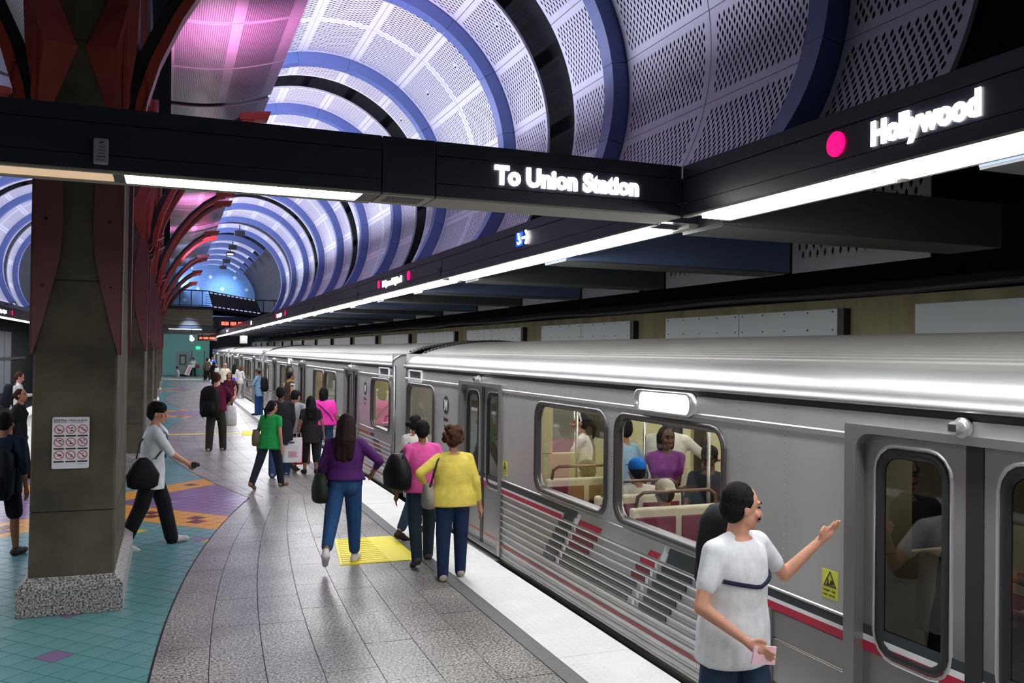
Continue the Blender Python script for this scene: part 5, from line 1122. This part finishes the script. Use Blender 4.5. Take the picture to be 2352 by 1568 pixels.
l27 = person('person in a dark navy top and dark shorts left of the near column', (-1.74, 11.5), -20, 1.66, 1.2, SK_B, ('short', H_BLACK), ((.008, .02, .045), 1.4, .08), ('shorts', (.008, .010, .016)), (.04, .03, .03), dict(L=(-14, 10), R=(10, 6)), near=True)
backpack(l27, 'dark bag on the back of the navy-topped person left of the near column', (.006, .010, .02), 1.15, -.20, .04, .08)
# ------------------------------------------------------------------ passengers inside the nearest car
def rider(label, x, y, top_z, face, seated=False, **k):
    Hh = 1.62 if seated else top_z
    po = k.pop('pose', {});
    if seated: po = dict(po, sit=True, L=(84, 84, 4, 0), R=(84, 84, 4, 0), lean=0); z = top_z-(.53+.80*Hh/1.7)
    else: z = .002
    return person(label, (x, y), face, Hh, pose=po, z0=z, **k)
r1 = rider('woman with a headband in a white tee with a shoulder strap inside the train', 5.0, 10.3, 1.66, 60, w=1.1, sk=SK_M, hair=('pony', H_BLACK), top=((.76, .76, .76), .6, .05), bottom=('pants', (.06, .07, .09)), fem=True, pose=dict(aR=(.3, .28, .1), aL=(-.12, .42, .18)))
o = MB().tube([r1['W']((.14, -.10, .46)), r1['W']((.04, -.15, .32)), r1['W']((-.10, -.15, .12)), r1['W']((-.2, -.08, -.02))], .018, 6).build('strap', cloth((.2, .17, .12))); tag(o, 'brown strap across the back of the woman with the headband inside the train', 'strap')
o = MB().tube([r1['W']((.09*math.sin(a), .012-.0+.09*math.cos(a)*.3-.02, .66+.105*math.cos(a)+.0)) for a in [-1.5+.3*i for i in range(11)]], .012, 6).build('headband', cloth((.6, .58, .62))); tag(o, 'pale headband of the woman in the white tee inside the train', 'headband')
rider('passenger in a light blue shirt standing inside by the second window', 4.55, 8.35, 1.76, 30, w=1.1, sk=SK_M, hair=('short', H_BLACK), top=((.28, .46, .66), 1.3, .12), bottom=('pants', DKP))
rider('girl in a purple tee with arms folded standing inside the train', 5.0, 8.30, 1.66, 165, w=.95, sk=SK_D, hair=('bob', H_BLACK), top=((.20, .03, .24), .6, .10), bottom=('pants', DKP), fem=True, pose=dict(aL=(.10, .20, .13, (-1, -.4, -.8)), aR=(-.10, .22, .11, (1, -.4, -.8)), yaw=10))
rider('passenger in a loose white shirt with one arm raised to the pole inside the train', 5.45, 9.0, 1.80, 150, w=1.2, sk=SK_D, hair=('short', H_BLACK), top=((.66, .66, .60), 1.1, .14), bottom=('pants', DKP), pose=dict(aL=(-.42, .16, .46, (-.3, -.5, -1))))
rider('seated passenger in a blue cap seen from behind inside the train', 4.35, 7.75, 1.40, 0, True, w=1.05, sk=SK_M, hair=('short', H_BLACK), top=((.60, .58, .54), .7, .05), bottom=('pants', JEAN), pose=dict(cap=(.01, .17, .72), brim=1))
rider('seated passenger in an off-white cap worn backwards inside the train', 4.22, 7.00, 1.30, 0, True, w=1.1, sk=SK_M, hair=('short', H_BROWN), top=((.03, .05, .09), .7, .05), bottom=('pants', DKP), pose=dict(cap=(.55, .53, .45), brim=-1))
rider('large man in black with earphones reading on the far seats inside the train', 5.2, 7.75, 1.50, 120, True, w=1.35, sk=SK_D, hair=('short', H_BLACK), top=((.014, .016, .022), .8, .05), bottom=('pants', DKP), pose=dict(cap=(.02, .018, .02), brim=1, pitch=-12, aL=(-.05, .36, .14), aR=(.1, .36, .14), yaw=15))
rider('seated passenger in a navy and yellow striped shirt at the window edge', 4.5, 6.35, 1.22, 90, True, w=1.1, sk=SK_M, hair=('short', H_BLACK), top=((.03, .04, .09), .8, .05), bottom=('pants', JEAN))
rider('seated passenger in olive green by the first window inside the train', 4.35, 8.85, 1.26, 20, True, w=1.05, sk=SK_L, hair=('mop', (.16, .13, .09)), top=((.05, .05, .045), 1.4, .05), bottom=('pants', DKP))
rider('passenger in a khaki jacket standing inside the nearest doors', 4.2, 2.95, 1.72, 60, w=1.15, sk=SK_D, hair=('short', H_BLACK), top=((.36, .33, .22), 1.8, .2), bottom=('pants', DKP), pose=dict(aL=(-.3, .2, .3)))
rider('passenger in black standing behind the maroon one inside the nearest doors', 4.75, 4.75, 1.76, 160, w=1.25, sk=SK_D, hair=('short', H_BLACK), top=((.014, .014, .018), 1.5, .14), bottom=('pants', DKP))
rider('passenger in dark maroon holding a rail inside the nearest doors', 4.2, 3.75, 1.70, -120, w=1.1, sk=SK_M, hair=('short', H_BLACK), top=((.10, .012, .03), .6, .1), bottom=('pants', (.02, .025, .04)), pose=dict(aL=(-.3, .35, .2), aR=(.3, .3, .1)))
rider('passenger in a pink shirt by the end window of the second car', 4.4, 15.9, 1.68, -90, w=1.0, sk=SK_B, hair=('short', H_BLACK), top=((.45, .16, .36), .7, .05), bottom=('pants', DKP))
rider('passenger in white standing inside the far doors of the nearest car', 4.45, 10.9, 1.70, -60, w=1.0, sk=SK_B, hair=('short', H_BLACK), top=((.62, .62, .56), .7, .05), bottom=('pants', DKP), pose=dict(aL=(-.25, .3, .3)))
